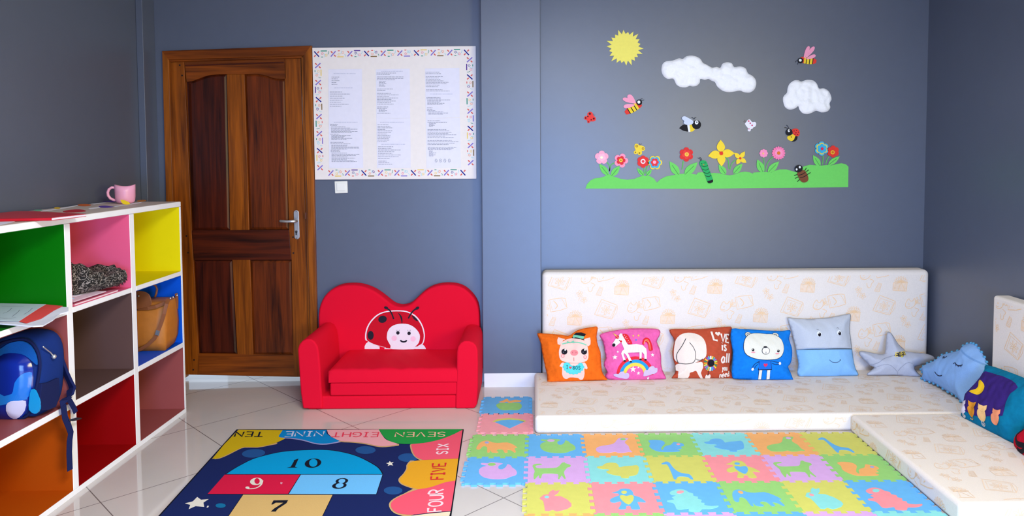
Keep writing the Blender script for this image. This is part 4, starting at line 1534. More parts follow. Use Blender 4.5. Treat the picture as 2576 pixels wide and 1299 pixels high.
AN = {
    'elephant': [(M5, 0, 0, [(222, 650), (240, 612), (275, 582), (330, 572), (380, 590), (440, 595), (520, 590), (580, 612), (618, 640), (592, 645), (605, 680), (588, 688), (560, 667), (522, 662), (526, 685), (495, 688), (480, 662), (440, 655), (418, 668), (436, 682), (418, 690), (370, 685), (360, 662), (350, 686), (328, 685), (328, 642), (308, 626), (282, 630), (262, 652), (243, 660)]), (M5, 0, 0, ell(325, 592, 20, 10))],
    'chicken': [(M5, 1, 0, [(838, 615), (865, 592), (900, 582), (848, 573), (850, 560), (900, 563), (930, 555), (990, 558), (1038, 565), (1005, 582), (1010, 608), (1045, 612), (1072, 592), (1082, 570), (1112, 580), (1130, 598), (1165, 618), (1180, 645), (1168, 662), (1130, 672), (1100, 686), (1050, 692), (980, 692), (900, 680), (850, 652)]), (M5, 1, 0, ell(942, 573, 36, 11))],
    'seal': [(M5, 2, 0, [(1375, 658), (1390, 637), (1440, 622), (1520, 610), (1560, 590), (1590, 552), (1640, 545), (1690, 550), (1662, 575), (1657, 597), (1690, 625), (1702, 660), (1727, 683), (1690, 682), (1640, 690), (1590, 690), (1560, 680), (1510, 689), (1440, 690), (1395, 683)]), (M5, 2, 0, ell(1637, 560, 26, 9))],
    'squirrel': [(M5, 3, 0, [(1880, 575), (1920, 565), (1990, 568), (2028, 580), (2040, 600), (2018, 625), (2003, 650), (2022, 664), (2030, 640), (2055, 622), (2100, 612), (2125, 585), (2165, 592), (2210, 600), (2225, 622), (2188, 632), (2204, 650), (2162, 655), (2190, 672), (2150, 680), (2080, 682), (1990, 680), (1925, 658), (1890, 628), (1900, 600)]), (M5, 3, 0, ell(2170, 608, 18, 8))],
    'duck': [(M5, 2, 1, [(1385, 825), (1440, 815), (1460, 797), (1510, 785), (1570, 790), (1592, 810), (1602, 830), (1650, 820), (1720, 815), (1770, 810), (1790, 832), (1786, 870), (1770, 900), (1722, 914), (1695, 918), (1688, 936), (1622, 932), (1614, 915), (1550, 905), (1490, 887), (1475, 870), (1508, 860), (1490, 848), (1440, 848), (1400, 840)])],
    'giraffe': [(M5, 3, 1, [(2005, 797), (2050, 775), (2085, 785), (2110, 820), (2150, 860), (2200, 885), (2270, 895), (2300, 920), (2315, 946), (2290, 946), (2265, 926), (2210, 918), (2165, 922), (2150, 946), (2128, 945), (2110, 900), (2085, 842), (2060, 802), (2030, 802)])],
    'dog': [(M5, 1, 1, [(765, 815), (790, 798), (850, 797), (850, 806), (802, 812), (796, 830), (830, 840), (920, 838), (1000, 832), (1035, 802), (1050, 786), (1075, 782), (1082, 791), (1132, 808), (1125, 826), (1100, 832), (1085, 850), (1067, 880), (1085, 936), (1069, 938), (1045, 908), (1025, 943), (1009, 938), (1010, 896), (900, 890), (860, 896), (846, 936), (829, 931), (824, 906), (790, 943), (777, 938), (776, 900), (786, 870), (776, 840)])],
    'penguin': [(M5, 2, 2, [(1528, 1077), (1585, 1060), (1610, 1041), (1660, 1035), (1710, 1046), (1735, 1075), (1740, 1100), (1800, 1120), (1857, 1162), (1838, 1169), (1780, 1163), (1786, 1190), (1803, 1226), (1780, 1238), (1720, 1235), (1708, 1205), (1670, 1205), (1665, 1231), (1620, 1236), (1593, 1226), (1620, 1186), (1610, 1158), (1560, 1172), (1520, 1166), (1513, 1140), (1560, 1115), (1600, 1100), (1588, 1082)]), (M5, 2, 2, ell(1647, 1072, 28, 14)),
                (M5, 2, 2, [(1605, 1106), (1640, 1101), (1670, 1109), (1705, 1100), (1735, 1106), (1740, 1135), (1722, 1168), (1690, 1190), (1650, 1170), (1615, 1136)])],
    'rabbit': [(M5, 1, 2, [(832, 1130), (870, 1096), (918, 1090), (925, 1070), (965, 1045), (982, 1060), (1027, 1050), (1010, 1080), (972, 1105), (1040, 1110), (1100, 1140), (1140, 1180), (1140, 1206), (1100, 1232), (1050, 1246), (1000, 1256), (960, 1241), (920, 1253), (884, 1250), (880, 1220), (875, 1180), (865, 1152)]), (M5, 1, 2, ell(902, 1117, 22, 12))],
    'dinosaur': [(M6, 6, 2, [(1708, 686), (1750, 660), (1800, 655), (1850, 665), (1900, 688), (1945, 698), (1960, 720), (2010, 730), (2020, 750), (2065, 760), (2070, 785), (2110, 790), (2120, 810), (2200, 820), (2262, 815), (2255, 836), (2190, 850), (2122, 850), (2112, 876), (2050, 878), (2000, 870), (1985, 845), (1920, 856), (1870, 850), (1840, 820), (1800, 790), (1740, 780), (1733, 765), (1792, 755), (1755, 735), (1790, 716), (1740, 712)]), (M6, 6, 2, ell(1810, 685, 35, 15))]}
AN = {k: [trace(T, i, r, p, 2 if len(p) != 22 else 0) for T, i, r, p in v] for k, v in AN.items()}
MC = {'green': (149, 205, 118), 'blue': (101, 177, 233), 'orange': (241, 174, 107), 'teal': (137, 214, 214), 'yellow': (208, 207, 104), 'purple': (212, 167, 224), 'pink': (241, 146, 156), 'lilac': (158, 167, 219), 'rose': (240, 158, 167)}


def foam_tile(i, r, base, label, animal=None, ac=None, ec=None, bc=None, xy=None, loops=None):
    g = (lambda a, b, z: g2w(i + a, -(r + 1) + b, z)) if xy is None else (lambda a, b, z: Vector((xy[0] + a * GP, xy[1] + b * GP, z)))
    t = thing('foam_tile', label, 'play mat tile', g(.5, .5, 0), 'interlocking foam mat tiles')
    m = mat('mat', MC[base])
    lp = [((a - .5) * .998 + .5, (b - .5) * .998 + .5) for a, b in OUT]
    v2, f = fill(lp)
    mb = MB()
    n = len(lp)
    mb.add([g(a, b, ZM) for a, b in v2], f, m)
    mb.add([g(a, b, .0002) for a, b in v2], [q[::-1] for q in f], m)
    mb.add([g(a, b, ZM) for a, b in lp] + [g(a, b, .0002) for a, b in lp], [(k, (k + 1) % n, n + (k + 1) % n, n + k) for k in range(n)], m)
    mb.build('puzzle_tile', t)

    def inlay(name, l, c, h, parent):
        vv, ff = fill(l)
        k = len(l)
        q = MB().add([g(a, b, ZM + h) for a, b in vv], ff, c)
        q.add([g(a, b, ZM + h) for a, b in l] + [g(a, b, ZM - .002) for a, b in l], [(x, (x + 1) % k, k + (x + 1) % k, k + x) for x in range(k)], c)
        return q.build(name, parent, fix=False)
    if loops:
        for nm, l, c, h in loops:
            inlay(nm, l, mat('mat', MC[c]), h, t)
    if animal:
        L_ = AN[animal]
        o = inlay(animal + '_inlay', L_[0], mat('mat', MC[ac]), .0008, t)
        if len(L_) > 1 and ec:
            inlay('eye', L_[1], mat('mat', MC[ec]), .0016, o)
        if len(L_) > 2:
            inlay('belly', L_[2], mat('mat', MC[bc]), .0016, o)
    return t


for a_ in (
        (0, 0, 'green', 'green foam tile with an orange elephant', 'elephant', 'orange', 'lilac'),
        (1, 0, 'blue', 'blue foam tile with a green hen', 'chicken', 'green', 'purple'),
        (2, 0, 'orange', 'orange foam tile with a purple seal', 'seal', 'purple', 'green'),
        (3, 0, 'green', 'green foam tile with a blue squirrel', 'squirrel', 'blue', 'rose'),
        (4, 0, 'teal', 'turquoise foam tile with a blue duck', 'duck', 'blue'),
        (5, 0, 'orange', 'orange foam tile with a green seal', 'seal', 'green', 'purple'),
        (6, 0, 'yellow', 'yellow foam tile with a blue giraffe, touching the long seat cushion', 'giraffe', 'blue'),
        (0, 1, 'blue', 'blue foam tile with a purple hen', 'chicken', 'purple', 'green'),
        (1, 1, 'purple', 'purple foam tile with a green dog, beside the purple hen tile', 'dog', 'green'),
        (2, 1, 'teal', 'turquoise foam tile with a yellow duck', 'duck', 'yellow'),
        (3, 1, 'yellow', 'yellow foam tile with a blue giraffe, beside the yellow duck tile', 'giraffe', 'blue'),
        (4, 1, 'pink', 'pink foam tile with a yellow penguin', 'penguin', 'yellow', 'blue', 'blue'),
        (5, 1, 'purple', 'purple foam tile with a green dog, beside the yellow penguin tile', 'dog', 'green'),
        (6, 1, 'green', 'green foam tile with an orange squirrel', 'squirrel', 'orange', 'lilac'),
        (1, 2, 'yellow', 'yellow foam tile with a pink rabbit', 'rabbit', 'pink', 'teal'),
        (2, 2, 'pink', 'pink foam tile with a blue penguin', 'penguin', 'blue', 'yellow', 'yellow'),
        (3, 2, 'blue', 'blue foam tile with a turquoise dinosaur', 'dinosaur', 'teal', 'rose'),
        (4, 2, 'green', 'green foam tile with a blue elephant', 'elephant', 'blue', 'orange'),
        (5, 2, 'yellow', 'yellow foam tile with a pale turquoise rabbit', 'rabbit', 'teal', 'rose'),
        (6, 2, 'blue', 'blue foam tile with a pink dinosaur', 'dinosaur', 'pink', 'teal'),
        (1, 3, 'orange', 'edge of an orange foam tile below the pink rabbit tile'),
        (2, 3, 'green', 'edge of a green foam tile below the blue penguin tile'),
        (3, 3, 'purple', 'edge of a purple foam tile below the turquoise dinosaur tile'),
        (4, 3, 'blue', 'edge of a blue foam tile below the blue elephant tile'),
        (5, 3, 'purple', 'edge of a purple foam tile below the turquoise rabbit tile'),
        (6, 3, 'teal', 'edge of a turquoise foam tile below the pink dinosaur tile')):
    foam_tile(*a_[:4], *a_[4:])


def tr2(o, pts, sm=2):
    pts = smooth(pts, sm) if sm else pts
    return [((p.x - o[0]) / GP, (p.y - o[1]) / GP) for p in (on_z(*M5(q), ZM) for q in pts)]


oA, oB = (-.3165, 4.284), (-.3105, 3.984)
foam_tile(0, 0, 'blue', 'blue foam tile with a green apple, between pillar and sofa', xy=oA, loops=[
    ('apple_inlay', tr2(oA, [(415, 237), (430, 216), (480, 208), (530, 212), (590, 206), (640, 211), (662, 235), (650, 265), (610, 280), (560, 276), (500, 280), (450, 270)]), 'green', .0008),
    ('leaf_inlay', tr2(oA, [(438, 200), (480, 186), (512, 170), (524, 170), (540, 190), (600, 178), (662, 186), (648, 199), (590, 200), (548, 210), (528, 206), (518, 196), (490, 205), (455, 204)], 0), 'orange', .0008)])
foam_tile(0, 0, 'rose', 'pink foam tile with a blue and yellow slice shape, below the apple tile', xy=oB, loops=[
    ('rind_inlay', tr2(oB, [(378, 388), (430, 364), (540, 356), (640, 363), (702, 382), (688, 394), (630, 376), (540, 371), (460, 377), (400, 394)], 0), 'yellow', .0008),
    ('slice_inlay', tr2(oB, [(402, 393), (460, 377), (540, 371), (630, 376), (686, 390), (545, 454)], 0), 'blue', .0008)])

# ================================================================== pillows
P1, P2, R4, R5 = crop(1330, 800, .20575), crop(1820, 770, .20963), crop(2140, 720, .35418), crop(2400, 880, .32234)


class Pillow:
    """a stuffed cushion: the traced outline is its seam, both faces bulge away from it"""

    def __init__(s, name, label, T, outline, plane, kind, rgb, thick=.055, R=.12, at=None, step=.012, split=None, rgb2=None, wr=.004, back=.7, cat='pillow', seed=1, sm=2):
        s.T, s.pl = T, plane
        plane.zmin = .1024
        lp = [plane.loc(T(p)) for p in smooth(outline, sm)]
        s.lp = lp
        base = min(lp, key=lambda q: plane.w(*q).z)
        bw = plane.w(sum(q[0] for q in lp) / len(lp), base[1])
        s.root = thing(name, label, cat, bw, 'throw pillows on the floor cushions')
        s.thick, s.R, s.wr, s.seed = thick, R, wr, seed
        cuts = []
        if split:
            cuts = [[plane.loc(T(p)) for p in split]]
        v2, f = fill(lp, step, cuts)
        m = mat(kind, rgb)
        mb = MB()
        front = [plane.w(a, b, s.H(a, b)) for a, b in v2]
        backv = [plane.w(a, b, -s.H(a, b, False) * back) for a, b in v2]
        if split:
            (ax, ay), (bx, by) = cuts[0]
            low = [q for q in f if (lambda cx, cy: (bx - ax) * (cy - ay) - (by - ay) * (cx - ax) < 0)(sum(v2[i][0] for i in q) / 3, sum(v2[i][1] for i in q) / 3)]
            hi = [q for q in f if q not in low]
            mb.add(front, hi, m)
            mb.add(front, low, mat(kind, rgb2))
        else:
            mb.add(front, f, m)
        mb.add(backv, [q[::-1] for q in f], m)
        s.cover = mb.build('pillow_cover', s.root, smooth_=True, fix=True)
        cp = Plane.__new__(Plane)
        cp.__dict__.update(plane.__dict__)
        cp.H = s.H
        s.a = Art(cp, T, .0016, .010)

    def H(s, a, b, wrinkle=True):
        d_ = edge_d((a, b), s.lp)
        t = min(1, d_ / s.R)
        h = s.thick * t * (2 - t)
        if wrinkle and s.wr:
            h += 1.5 * s.wr * (noise.noise(Vector((a * 14, b * 9, s.seed * 3.7))) + .7 * noise.noise(Vector((a * 30 + b * 12, b * 22 - a * 10, s.seed * 1.3)))) * min(1, d_ / .03)
        return h


def lean(y0, k=.4):
    return Plane((0, y0, .1), (1, 0, 0), (0, k, 1))


FB = lambda *c: mat('fabric', c)
FBK = mat('fabric', (30, 28, 36))
WFB = mat('fabric', (240, 236, 234))

# orange pig pillow
p = Pillow('throw_pillow', 'orange velvet pillow with a pink pig in a top hat', P1, [(105, 190), (180, 192), (250, 195), (380, 206), (480, 220), (535, 192), (600, 150), (700, 125), (790, 110), (838, 108), (843, 150), (830, 230), (845, 330), (878, 420), (882, 500), (890, 600), (905, 680), (955, 745), (950, 762), (820, 767), (650, 777), (450, 801), (250, 813), (227, 795), (224, 700), (200, 600), (180, 500), (165, 430), (150, 320), (122, 250)],
           lean(4.605, .42), 'plush', (238, 106, 26), wr=.006, seed=2)
a = p.a
PIG, PIGD = FB(246, 202, 190), FB(240, 136, 140)
a.fill([(350, 335), (347, 280), (360, 245), (400, 256), (445, 268), (405, 315), (382, 348)], PIG, 1).fill([(650, 285), (700, 264), (746, 250), (754, 290), (750, 335), (722, 362), (690, 330)], PIG, 1)
a.fill(smooth([(410, 560), (480, 568), (620, 568), (680, 560), (713, 622), (700, 640), (674, 630), (680, 690), (662, 755), (622, 757), (600, 740), (500, 735), (470, 752), (430, 745), (405, 700), (405, 620), (374, 606), (388, 580)], 2), PIG, 1)
a.fill(smooth([(372, 500), (366, 430), (376, 380), (400, 320), (450, 277), (520, 256), (600, 262), (670, 300), (710, 350), (722, 420), (722, 500), (700, 540), (640, 560), (560, 566), (470, 560), (400, 540)], 2), PIG, 2)
MINT = FB(122, 204, 168)
a.line([(405, 333), (480, 316), (560, 312), (640, 326), (700, 348)], 13, MINT, 3)
a.fill([(463, 296), (506, 308), (470, 328)], MINT, 4).fill([(548, 290), (506, 308), (552, 324)], MINT, 4)
a.fill([(545, 212), (580, 186), (640, 184), (696, 210), (672, 246), (600, 234)], FBK, 3).line([(528, 246), (600, 262), (672, 278)], 14, FBK, 3).fill([(546, 212), (674, 240), (662, 274), (536, 250)], MINT, 4)
for x in (432, 670):
    a.fill(ell(x, 430, 36, 36), FBK, 3).fill(ell(x + 10, 408, 11), WFB, 4).fill(ell(x - 12, 436, 7), FB(110, 104, 120), 4)
a.fill(ell(551, 443, 48, 36), PIGD, 3).line([(531, 432), (531, 450)], 7, FB(190, 90, 96), 4, 0).line([(572, 432), (572, 450)], 7, FB(190, 90, 96), 4, 0).line([(547, 500), (547, 542)], 7, FB(200, 100, 100), 3, 0)
a.line(ell(412, 482, 18), 8, PIGD, 3, 0, True).line(ell(683, 495, 17), 8, PIGD, 3, 0, True)
a.fill(smooth([(430, 566), (480, 562), (510, 590), (545, 605), (590, 590), (620, 562), (650, 570), (666, 610), (650, 650), (600, 686), (540, 696), (480, 686), (440, 656), (421, 612)], 2), FB(88, 206, 206), 3)
for k in range(9):
    an = PI * (k + .5) / 9
    a.fill(ell(543 + 118 * math.cos(an), 598 + 92 * math.sin(an), 17, 14, 0, 10), FB(88, 206, 206), 3)
TEAL = FB(20, 110, 116)
a.word('I', (455, 636), (20, 0), (0, -38), TEAL, 5, .16)
a.fill(heart(505, 622, 18), FB(226, 70, 84), 5)
a.word('80S', (534, 643), (92, 0), (0, -40), TEAL, 5, .16, .26)
a.done('pig_print', p.root)

# pink unicorn pillow
p = Pillow('throw_pillow', 'pink velvet pillow with a white unicorn on a rainbow', P1, [(866, 214), (930, 180), (1080, 150), (1250, 130), (1420, 130), (1550, 133), (1600, 150), (1611, 180), (1595, 230), (1566, 290), (1600, 370), (1620, 470), (1620, 560), (1636, 640), (1670, 710), (1676, 748), (1600, 756), (1500, 768), (1300, 772), (1150, 776), (1030, 765), (945, 737), (934, 700), (958, 660), (920, 590), (925, 530), (945, 490), (930, 420), (918, 330), (895, 270)],
           lean(4.625, .4), 'plush', (238, 100, 168), seed=5)
a = p.a
for r, c in ((205, (224, 44, 60)), (167, (40, 150, 210)), (128, (240, 208, 80))):
    a.line([(1290 + r * math.cos(t_), 706 - r * .98 * math.sin(t_)) for t_ in (PI * k / 20 for k in range(21))], 40, FB(*c), 2, 0)
LAV = FB(206, 186, 220)
a.fill(smooth([(1028, 702), (1060, 690), (1090, 694), (1110, 670), (1150, 665), (1168, 688), (1190, 680), (1216, 690), (1222, 722), (1200, 750), (1130, 742), (1060, 727)], 2), LAV, 4)
a.fill(smooth([(1393, 702), (1405, 650), (1440, 648), (1465, 610), (1510, 600), (1532, 622), (1561, 620), (1558, 670), (1520, 692), (1450, 712), (1400, 722)], 2), LAV, 4)
for x, y, r in ((1045, 492, 32), (1264, 638, 40), (1332, 685, 24), (1500, 466, 26), (1454, 742, 20), (1078, 428, 16), (1326, 618, 14)):
    a.fill(star(x, y, r, r * .42), WFB, 3)
UNI = FB(240, 230, 224)
a.fill([(1100, 215), (1114, 199), (1136, 204), (1142, 230), (1162, 270), (1186, 320), (1202, 345), (1300, 334), (1378, 350), (1420, 392), (1426, 440), (1425, 520), (1399, 524), (1394, 460), (1366, 432), (1361, 520), (1338, 520), (1338, 437), (1230, 440), (1197, 442), (1246, 540), (1218, 550), (1180, 470), (1152, 442), (1147, 470), (1172, 530), (1148, 546), (1118, 450), (1130, 420), (1154, 400), (1140, 360), (1120, 315), (1090, 332), (1050, 365), (1020, 360), (1014, 330), (1040, 290), (1060, 262), (1090, 250)], UNI, 5)
for l_ in ([(1200, 360), (1190, 430)], [(1230, 356), (1222, 432)], [(1262, 352), (1256, 432)], [(1294, 350), (1292, 432)], [(1326, 354), (1328, 430)], [(1356, 360), (1362, 424)]):
    a.line(l_, 2.5, FB(210, 196, 190), 6, 0)
a.fill(ell(1031, 345, 19, 20), FBK, 6)
for q in ((1160, 540), (1233, 549), (1350, 522), (1411, 526)):
    a.fill(ell(*q, 15, 10), FBK, 6)
RDD = FB(222, 40, 50)
a.fill(smooth([(1137, 214), (1166, 205), (1202, 220), (1226, 270), (1246, 310), (1251, 336), (1215, 337), (1190, 320), (1166, 280), (1146, 240)], 2), RDD, 6).fill(ell(1075, 248, 22), RDD, 6)
for q in ((1160, 225), (1180, 240), (1190, 265), (1205, 290), (1222, 312), (1200, 312), (1170, 258), (1070, 240), (1082, 254)):
    a.fill(ell(*q, 4.5, 4.5, 0, 8), WFB, 7)
a.fill([(1023, 192), (1078, 226), (1060, 242)], FB(240, 200, 90), 6)
a.fill(ell(1099, 292, 6), FBK, 6).fill(ell(1115, 304, 13), FB(216, 30, 50), 6)
a.fill(smooth([(1373, 332), (1385, 282), (1415, 255), (1456, 264), (1486, 310), (1506, 405), (1450, 410), (1446, 350), (1430, 312), (1405, 310), (1395, 342)], 2), RDD, 4)
for k in (10, 24, 38):
    a.line([(1388 + k * .3, 330), (1404 + k * .2, 285 + k * .3), (1440, 272 + k * .8), (1468 - k * .3, 320 + k * .3), (1490 - k, 405)], 3, FB(250, 170, 120), 5)
a.fill(star(1268, 232, 15, 6), FB(246, 200, 90), 3).fill(star(1332, 228, 18, 7), FB(246, 200, 90), 3).fill(ell(1300, 284, 9), FB(60, 130, 220), 3)
a.done('unicorn_print', p.root)

# brown puppy pillow
p = Pillow('throw_pillow', 'rust brown pillow with a cream puppy and white lettering', P1, [(1720, 160), (1740, 140), (1850, 135), (2000, 140), (2150, 135), (2300, 120), (2440, 108), (2481, 115), (2479, 170), (2460, 250), (2486, 330), (2491, 420), (2479, 520), (2464, 600), (2476, 660), (2516, 730), (2516, 762), (2400, 753), (2250, 757), (2100, 757), (1950, 751), (1780, 747), (1748, 735), (1778, 690), (1800, 640), (1790, 580), (1765, 500), (1758, 420), (1774, 320), (1785, 270), (1740, 205)],
           lean(4.645, .4), 'plush', (186, 78, 52), seed=8)
a = p.a
CR_ = FB(238, 222, 208)
a.fill(smooth([(1797, 575), (1860, 562), (1950, 570), (2050, 556), (2100, 556), (2112, 620), (2092, 680), (2127, 745), (2100, 750), (2055, 690), (2030, 655), (1990, 670), (1960, 680), (1946, 738), (1822, 738), (1826, 660), (1800, 648), (1796, 610)], 2), CR_, 1)
a.fill(smooth([(1796, 272), (1835, 222), (1900, 195), (1980, 191), (2060, 214), (2120, 270), (2146, 350), (2150, 450), (2132, 500), (2080, 532), (2010, 562), (1920, 576), (1850, 562), (1806, 542), (1776, 500), (1771, 420), (1780, 340)], 2), CR_, 2)
a.line([(1905, 265), (1862, 350), (1806, 440), (1801, 500), (1820, 555)], 7, FBK, 3).line([(1946, 315), (1990, 370), (2020, 450), (2010, 530), (1976, 564), (1900, 573), (1820, 558)], 6, FBK, 3)
a.line([(2028, 514), (2050, 528), (2080, 530), (2106, 512)], 5, FBK, 3)
for l_ in ([(2032, 518), (2022, 524)], [(2048, 528), (2044, 544)], [(2064, 531), (2066, 550)], [(2082, 530), (2088, 546)], [(2098, 520), (2108, 530)]):
    a.line(l_, 4, FBK, 3, 0)
PCOL = [(240, 150, 40), (60, 130, 90), (240, 190, 60), (130, 90, 190), (70, 180, 210), (230, 230, 230), (240, 200, 80), (90, 170, 160), (150, 110, 200), (190, 210, 90)]
for k in range(20):
    an = 2 * PI * k / 20
    a.line([(2200 + 46 * math.cos(an), 566 + 48 * math.sin(an)), (2200 + 84 * math.cos(an), 570 + 90 * math.sin(an))], 17, FB(*PCOL[k % 10]), 3, 0)
a.fill(ell(2205, 565, 40), FBK, 4).line([(2192, 605), (2184, 660), (2182, 715)], 6, FBK, 3).fill(smooth([(2150, 740), (2160, 700), (2182, 712), (2200, 695), (2216, 715), (2210, 742), (2182, 748)], 2), CR_, 3)
LT = FB(244, 226, 212)
a.word('L', (2240, 284), (44, 10), (-18, -108), LT, 4, .22)
a.fill(heart(2296, 205, 34), LT, 4)
a.word('VE', (2330, 300), (104, 10), (6, -96), LT, 4, .22, .2)
a.word('is', (2338, 412), (62, 0), (-4, -110), LT, 4, .17, .2)
a.word('all', (2334, 560), (104, -8), (6, -112), LT, 4, .17, .24)
a.word('you', (2346, 655), (66, -6), (2, -66), LT, 4, .16, .26)
a.word('need', (2325, 735), (112, -16), (0, -62), LT, 4, .17, .22)
a.done('puppy_print', p.root)

# blue bear pillow
p = Pillow('throw_pillow', 'bright blue plush pillow with a cream bear face', P2, [(100, 274), (200, 278), (300, 280), (500, 294), (700, 300), (796, 289), (804, 330), (786, 390), (800, 440), (820, 500), (826, 560), (820, 640), (800, 700), (776, 730), (805, 800), (833, 872), (826, 894), (700, 891), (500, 891), (300, 886), (140, 876), (104, 850), (99, 760), (108, 650), (112, 560), (98, 470), (86, 380)],
           lean(4.598, .4), 'plush', (22, 126, 224), seed=11)
a = p.a
BCR = FB(232, 228, 214)
face = [(220, 500), (229, 430), (258, 380), (310, 344), (400, 337), (500, 347), (570, 349), (642, 388), (682, 450), (692, 530), (672, 602), (622, 642), (540, 657), (440, 657), (340, 642), (258, 602), (228, 550)]
fc = (455, 500)
for q in ((283, 352), (605, 362)):
    a.fill(ell(*q, 40, 36), FBK, 1).fill(ell(*q, 35, 31), BCR, 2).line(ell(*q, 18, 14), 5, FBK, 3, 0, True)
a.fill(smooth([(fc[0] + (x - fc[0]) * 1.02, fc[1] + (y - fc[1]) * 1.03) for x, y in face], 2), FBK, 3).fill(smooth(face, 2), BCR, 4)
for q in ((322, 542), (622, 556)):
    a.fill(ell(*q, 16), FBK, 5).fill(ell(q[0] - 5, q[1] - 5, 5), WFB, 6)
a.fill(ell(325, 571, 26, 8), FB(246, 150, 164), 5).fill(ell(612, 587, 26, 8), FB(246, 150, 164), 5)
a.fill(ell(473, 552, 48, 45), FBK, 5).fill(ell(473, 553, 42, 39), WFB, 6).fill(ell(468, 509, 22, 10), FBK, 7).line([(474, 565), (474, 585)], 5, FBK, 7, 0)
LB_ = FB(30, 90, 190)
a.fill([(392, 672), (538, 672), (556, 776), (390, 780)], FBK, 1).fill([(398, 674), (532, 674), (549, 770), (397, 773)], FB(26, 110, 214), 2)
a.fill(heart(473, 722, 26), FB(226, 48, 96), 3)
for l_ in ([(395, 682), (352, 705), (328, 735), (314, 762)], [(384, 712), (362, 730), (345, 765)], [(540, 672), (580, 682), (640, 690)], [(548, 700), (590, 714), (640, 710)]):
    a.line(l_, 5, FBK, 2)
a.fill(ell(325, 770, 15, 17), WFB, 3).fill(ell(650, 700, 16, 17), WFB, 3)
for q in ([(405, 780), (440, 780), (447, 882), (414, 884)], [(500, 780), (536, 778), (549, 880), (512, 884)]):
    c_ = (sum(x for x, y in q) / 4, sum(y for x, y in q) / 4)
    a.fill([(c_[0] + (x - c_[0]) * 1.25, c_[1] + (y - c_[1]) * 1.03) for x, y in q], FBK, 1).fill(q, WFB, 2)
a.done('bear_print', p.root)

# two-tone hippo-face pillow
p = Pillow('throw_pillow', 'tall pillow, grey above and light blue below, with two eyes and a smile', P2, [(768, 139), (850, 150), (1000, 156), (1150, 152), (1300, 135), (1450, 106), (1523, 94), (1526, 160), (1515, 260), (1530, 400), (1545, 520), (1560, 640), (1585, 750), (1622, 826), (1560, 843), (1400, 851), (1200, 863), (1000, 863), (904, 851), (885, 780), (898, 700), (880, 600), (860, 480), (830, 360), (800, 250)],
           lean(4.665, .33), 'fabric', (196, 202, 214), .06, .12, split=[(600, 534), (1800, 514)], rgb2=(138, 192, 244), seed=14)
a = p.a
for q in ((1105, 345), (1346, 331)):
    a.fill(ell(*q, 27, 32), FB(236, 240, 246), 1).fill(ell(q[0] + 3, q[1] + 8, 18, 23), FBK, 2).fill(ell(q[0] - 6, q[1] - 6, 6), WFB, 3).done('printed_eye', p.root)
a.line([(1082, 294), (1092, 288), (1104, 298)], 5, FB(120, 120, 130), 1).line([(1322, 278), (1334, 270), (1346, 282)], 5, FB(120, 120, 130), 1).done('eyebrows', p.root)
a.line([(1228, 652), (1258, 678), (1300, 685), (1340, 675), (1358, 650)], 5, FB(60, 70, 100), 2).line([(1350, 644), (1362, 660)], 5, FB(60, 70, 100), 2, 0)
a.done('stitched_smile', p.root)

# grey star pillow, slumped
p = Pillow('star_pillow', 'grey star-shaped pillow with black and yellow letters, slumped on the seat', P2, [(1962, 322), (1985, 312), (2012, 326), (2050, 380), (2100, 460), (2168, 520), (2190, 546), (2300, 560), (2440, 576), (2520, 606), (2541, 638), (2500, 672), (2380, 710), (2294, 736), (2312, 780), (2350, 820), (2390, 866), (2340, 886), (2200, 851), (2050, 832), (1880, 837), (1718, 831), (1760, 782), (1808, 742), (1760, 716), (1700, 660), (1640, 600), (1624, 556), (1660, 541), (1750, 555), (1850, 575), (1934, 574), (1944, 480), (1954, 390)],
           lean(4.655, .42), 'fabric', (186, 190, 206), .05, .075, step=.011, wr=.005, seed=17)
a = p.a
a.fill([(2008, 606), (2040, 580), (2080, 560), (2150, 552), (2164, 590), (2120, 618), (2060, 622)], FB(60, 58, 60), 1)
a.word('EVER', (2022, 622), (136, -24), (4, -48), FB(236, 206, 96), 2, .17)
a.fill(ell(2098, 622, 12, 8), FB(226, 206, 70), 2)
a.done('lettering', p.root)
a.line([(1760, 716), (1830, 690), (1900, 640), (2010, 606)], 5, FB(150, 155, 175), 1).line([(1810, 742), (1930, 712), (2060, 790), (2080, 830)], 5, FB(156, 160, 178), 1).line([(2290, 736), (2180, 690), (2100, 740), (2070, 790)], 5, FB(150, 155, 175), 1)
a.done('seam', p.root)


def plane3(A, B, top):
    A, B, top = Vector(A), Vector(B), Vector(top)
    return Plane(A, B - A, top - A)


# sleepy light-blue pillow with pompom trim
A_, B_ = on_z(2319, 957, .1), on_z(2425, 1022, .1)
pl5 = plane3(A_, B_, A_ + Vector((.11, .02, .30)))
dp = [(498, 592), (545, 550), (600, 530), (650, 490), (720, 470), (790, 450), (800, 425), (828, 410), (856, 406), (892, 420), (930, 470), (966, 540), (960, 585), (940, 640), (900, 692), (835, 770), (806, 842), (750, 782), (690, 752), (620, 706), (560, 681), (503, 662), (522, 630)]
p = Pillow('throw_pillow', 'light blue pillow with closed eyes and pompom trim, in the corner', R4, dp, pl5, 'fabric', (140, 182, 236), .055, .10, seed=20)
a = p.a
NV = FB(40, 44, 70)
a.line([(690, 508), (700, 524), (716, 524), (726, 514)], 5, NV, 1).line([(802, 566), (818, 584), (838, 590), (860, 584)], 5, NV, 1)
for l_ in ([(688, 514), (684, 520)], [(698, 523), (696, 532)], [(712, 526), (714, 534)], [(800, 570), (792, 576)], [(812, 582), (808, 592)], [(828, 588), (828, 600)], [(846, 589), (850, 600)]):
    a.line(l_, 4, NV, 1, 0)
a.line([(656, 630), (664, 648), (682, 658), (706, 656)], 4, NV, 1)
a.done('sleeping_face', p.root)
a.line([(800, 432), (850, 490), (900, 530), (962, 562)], 7, FB(116, 160, 216), 1).done('seam', p.root)
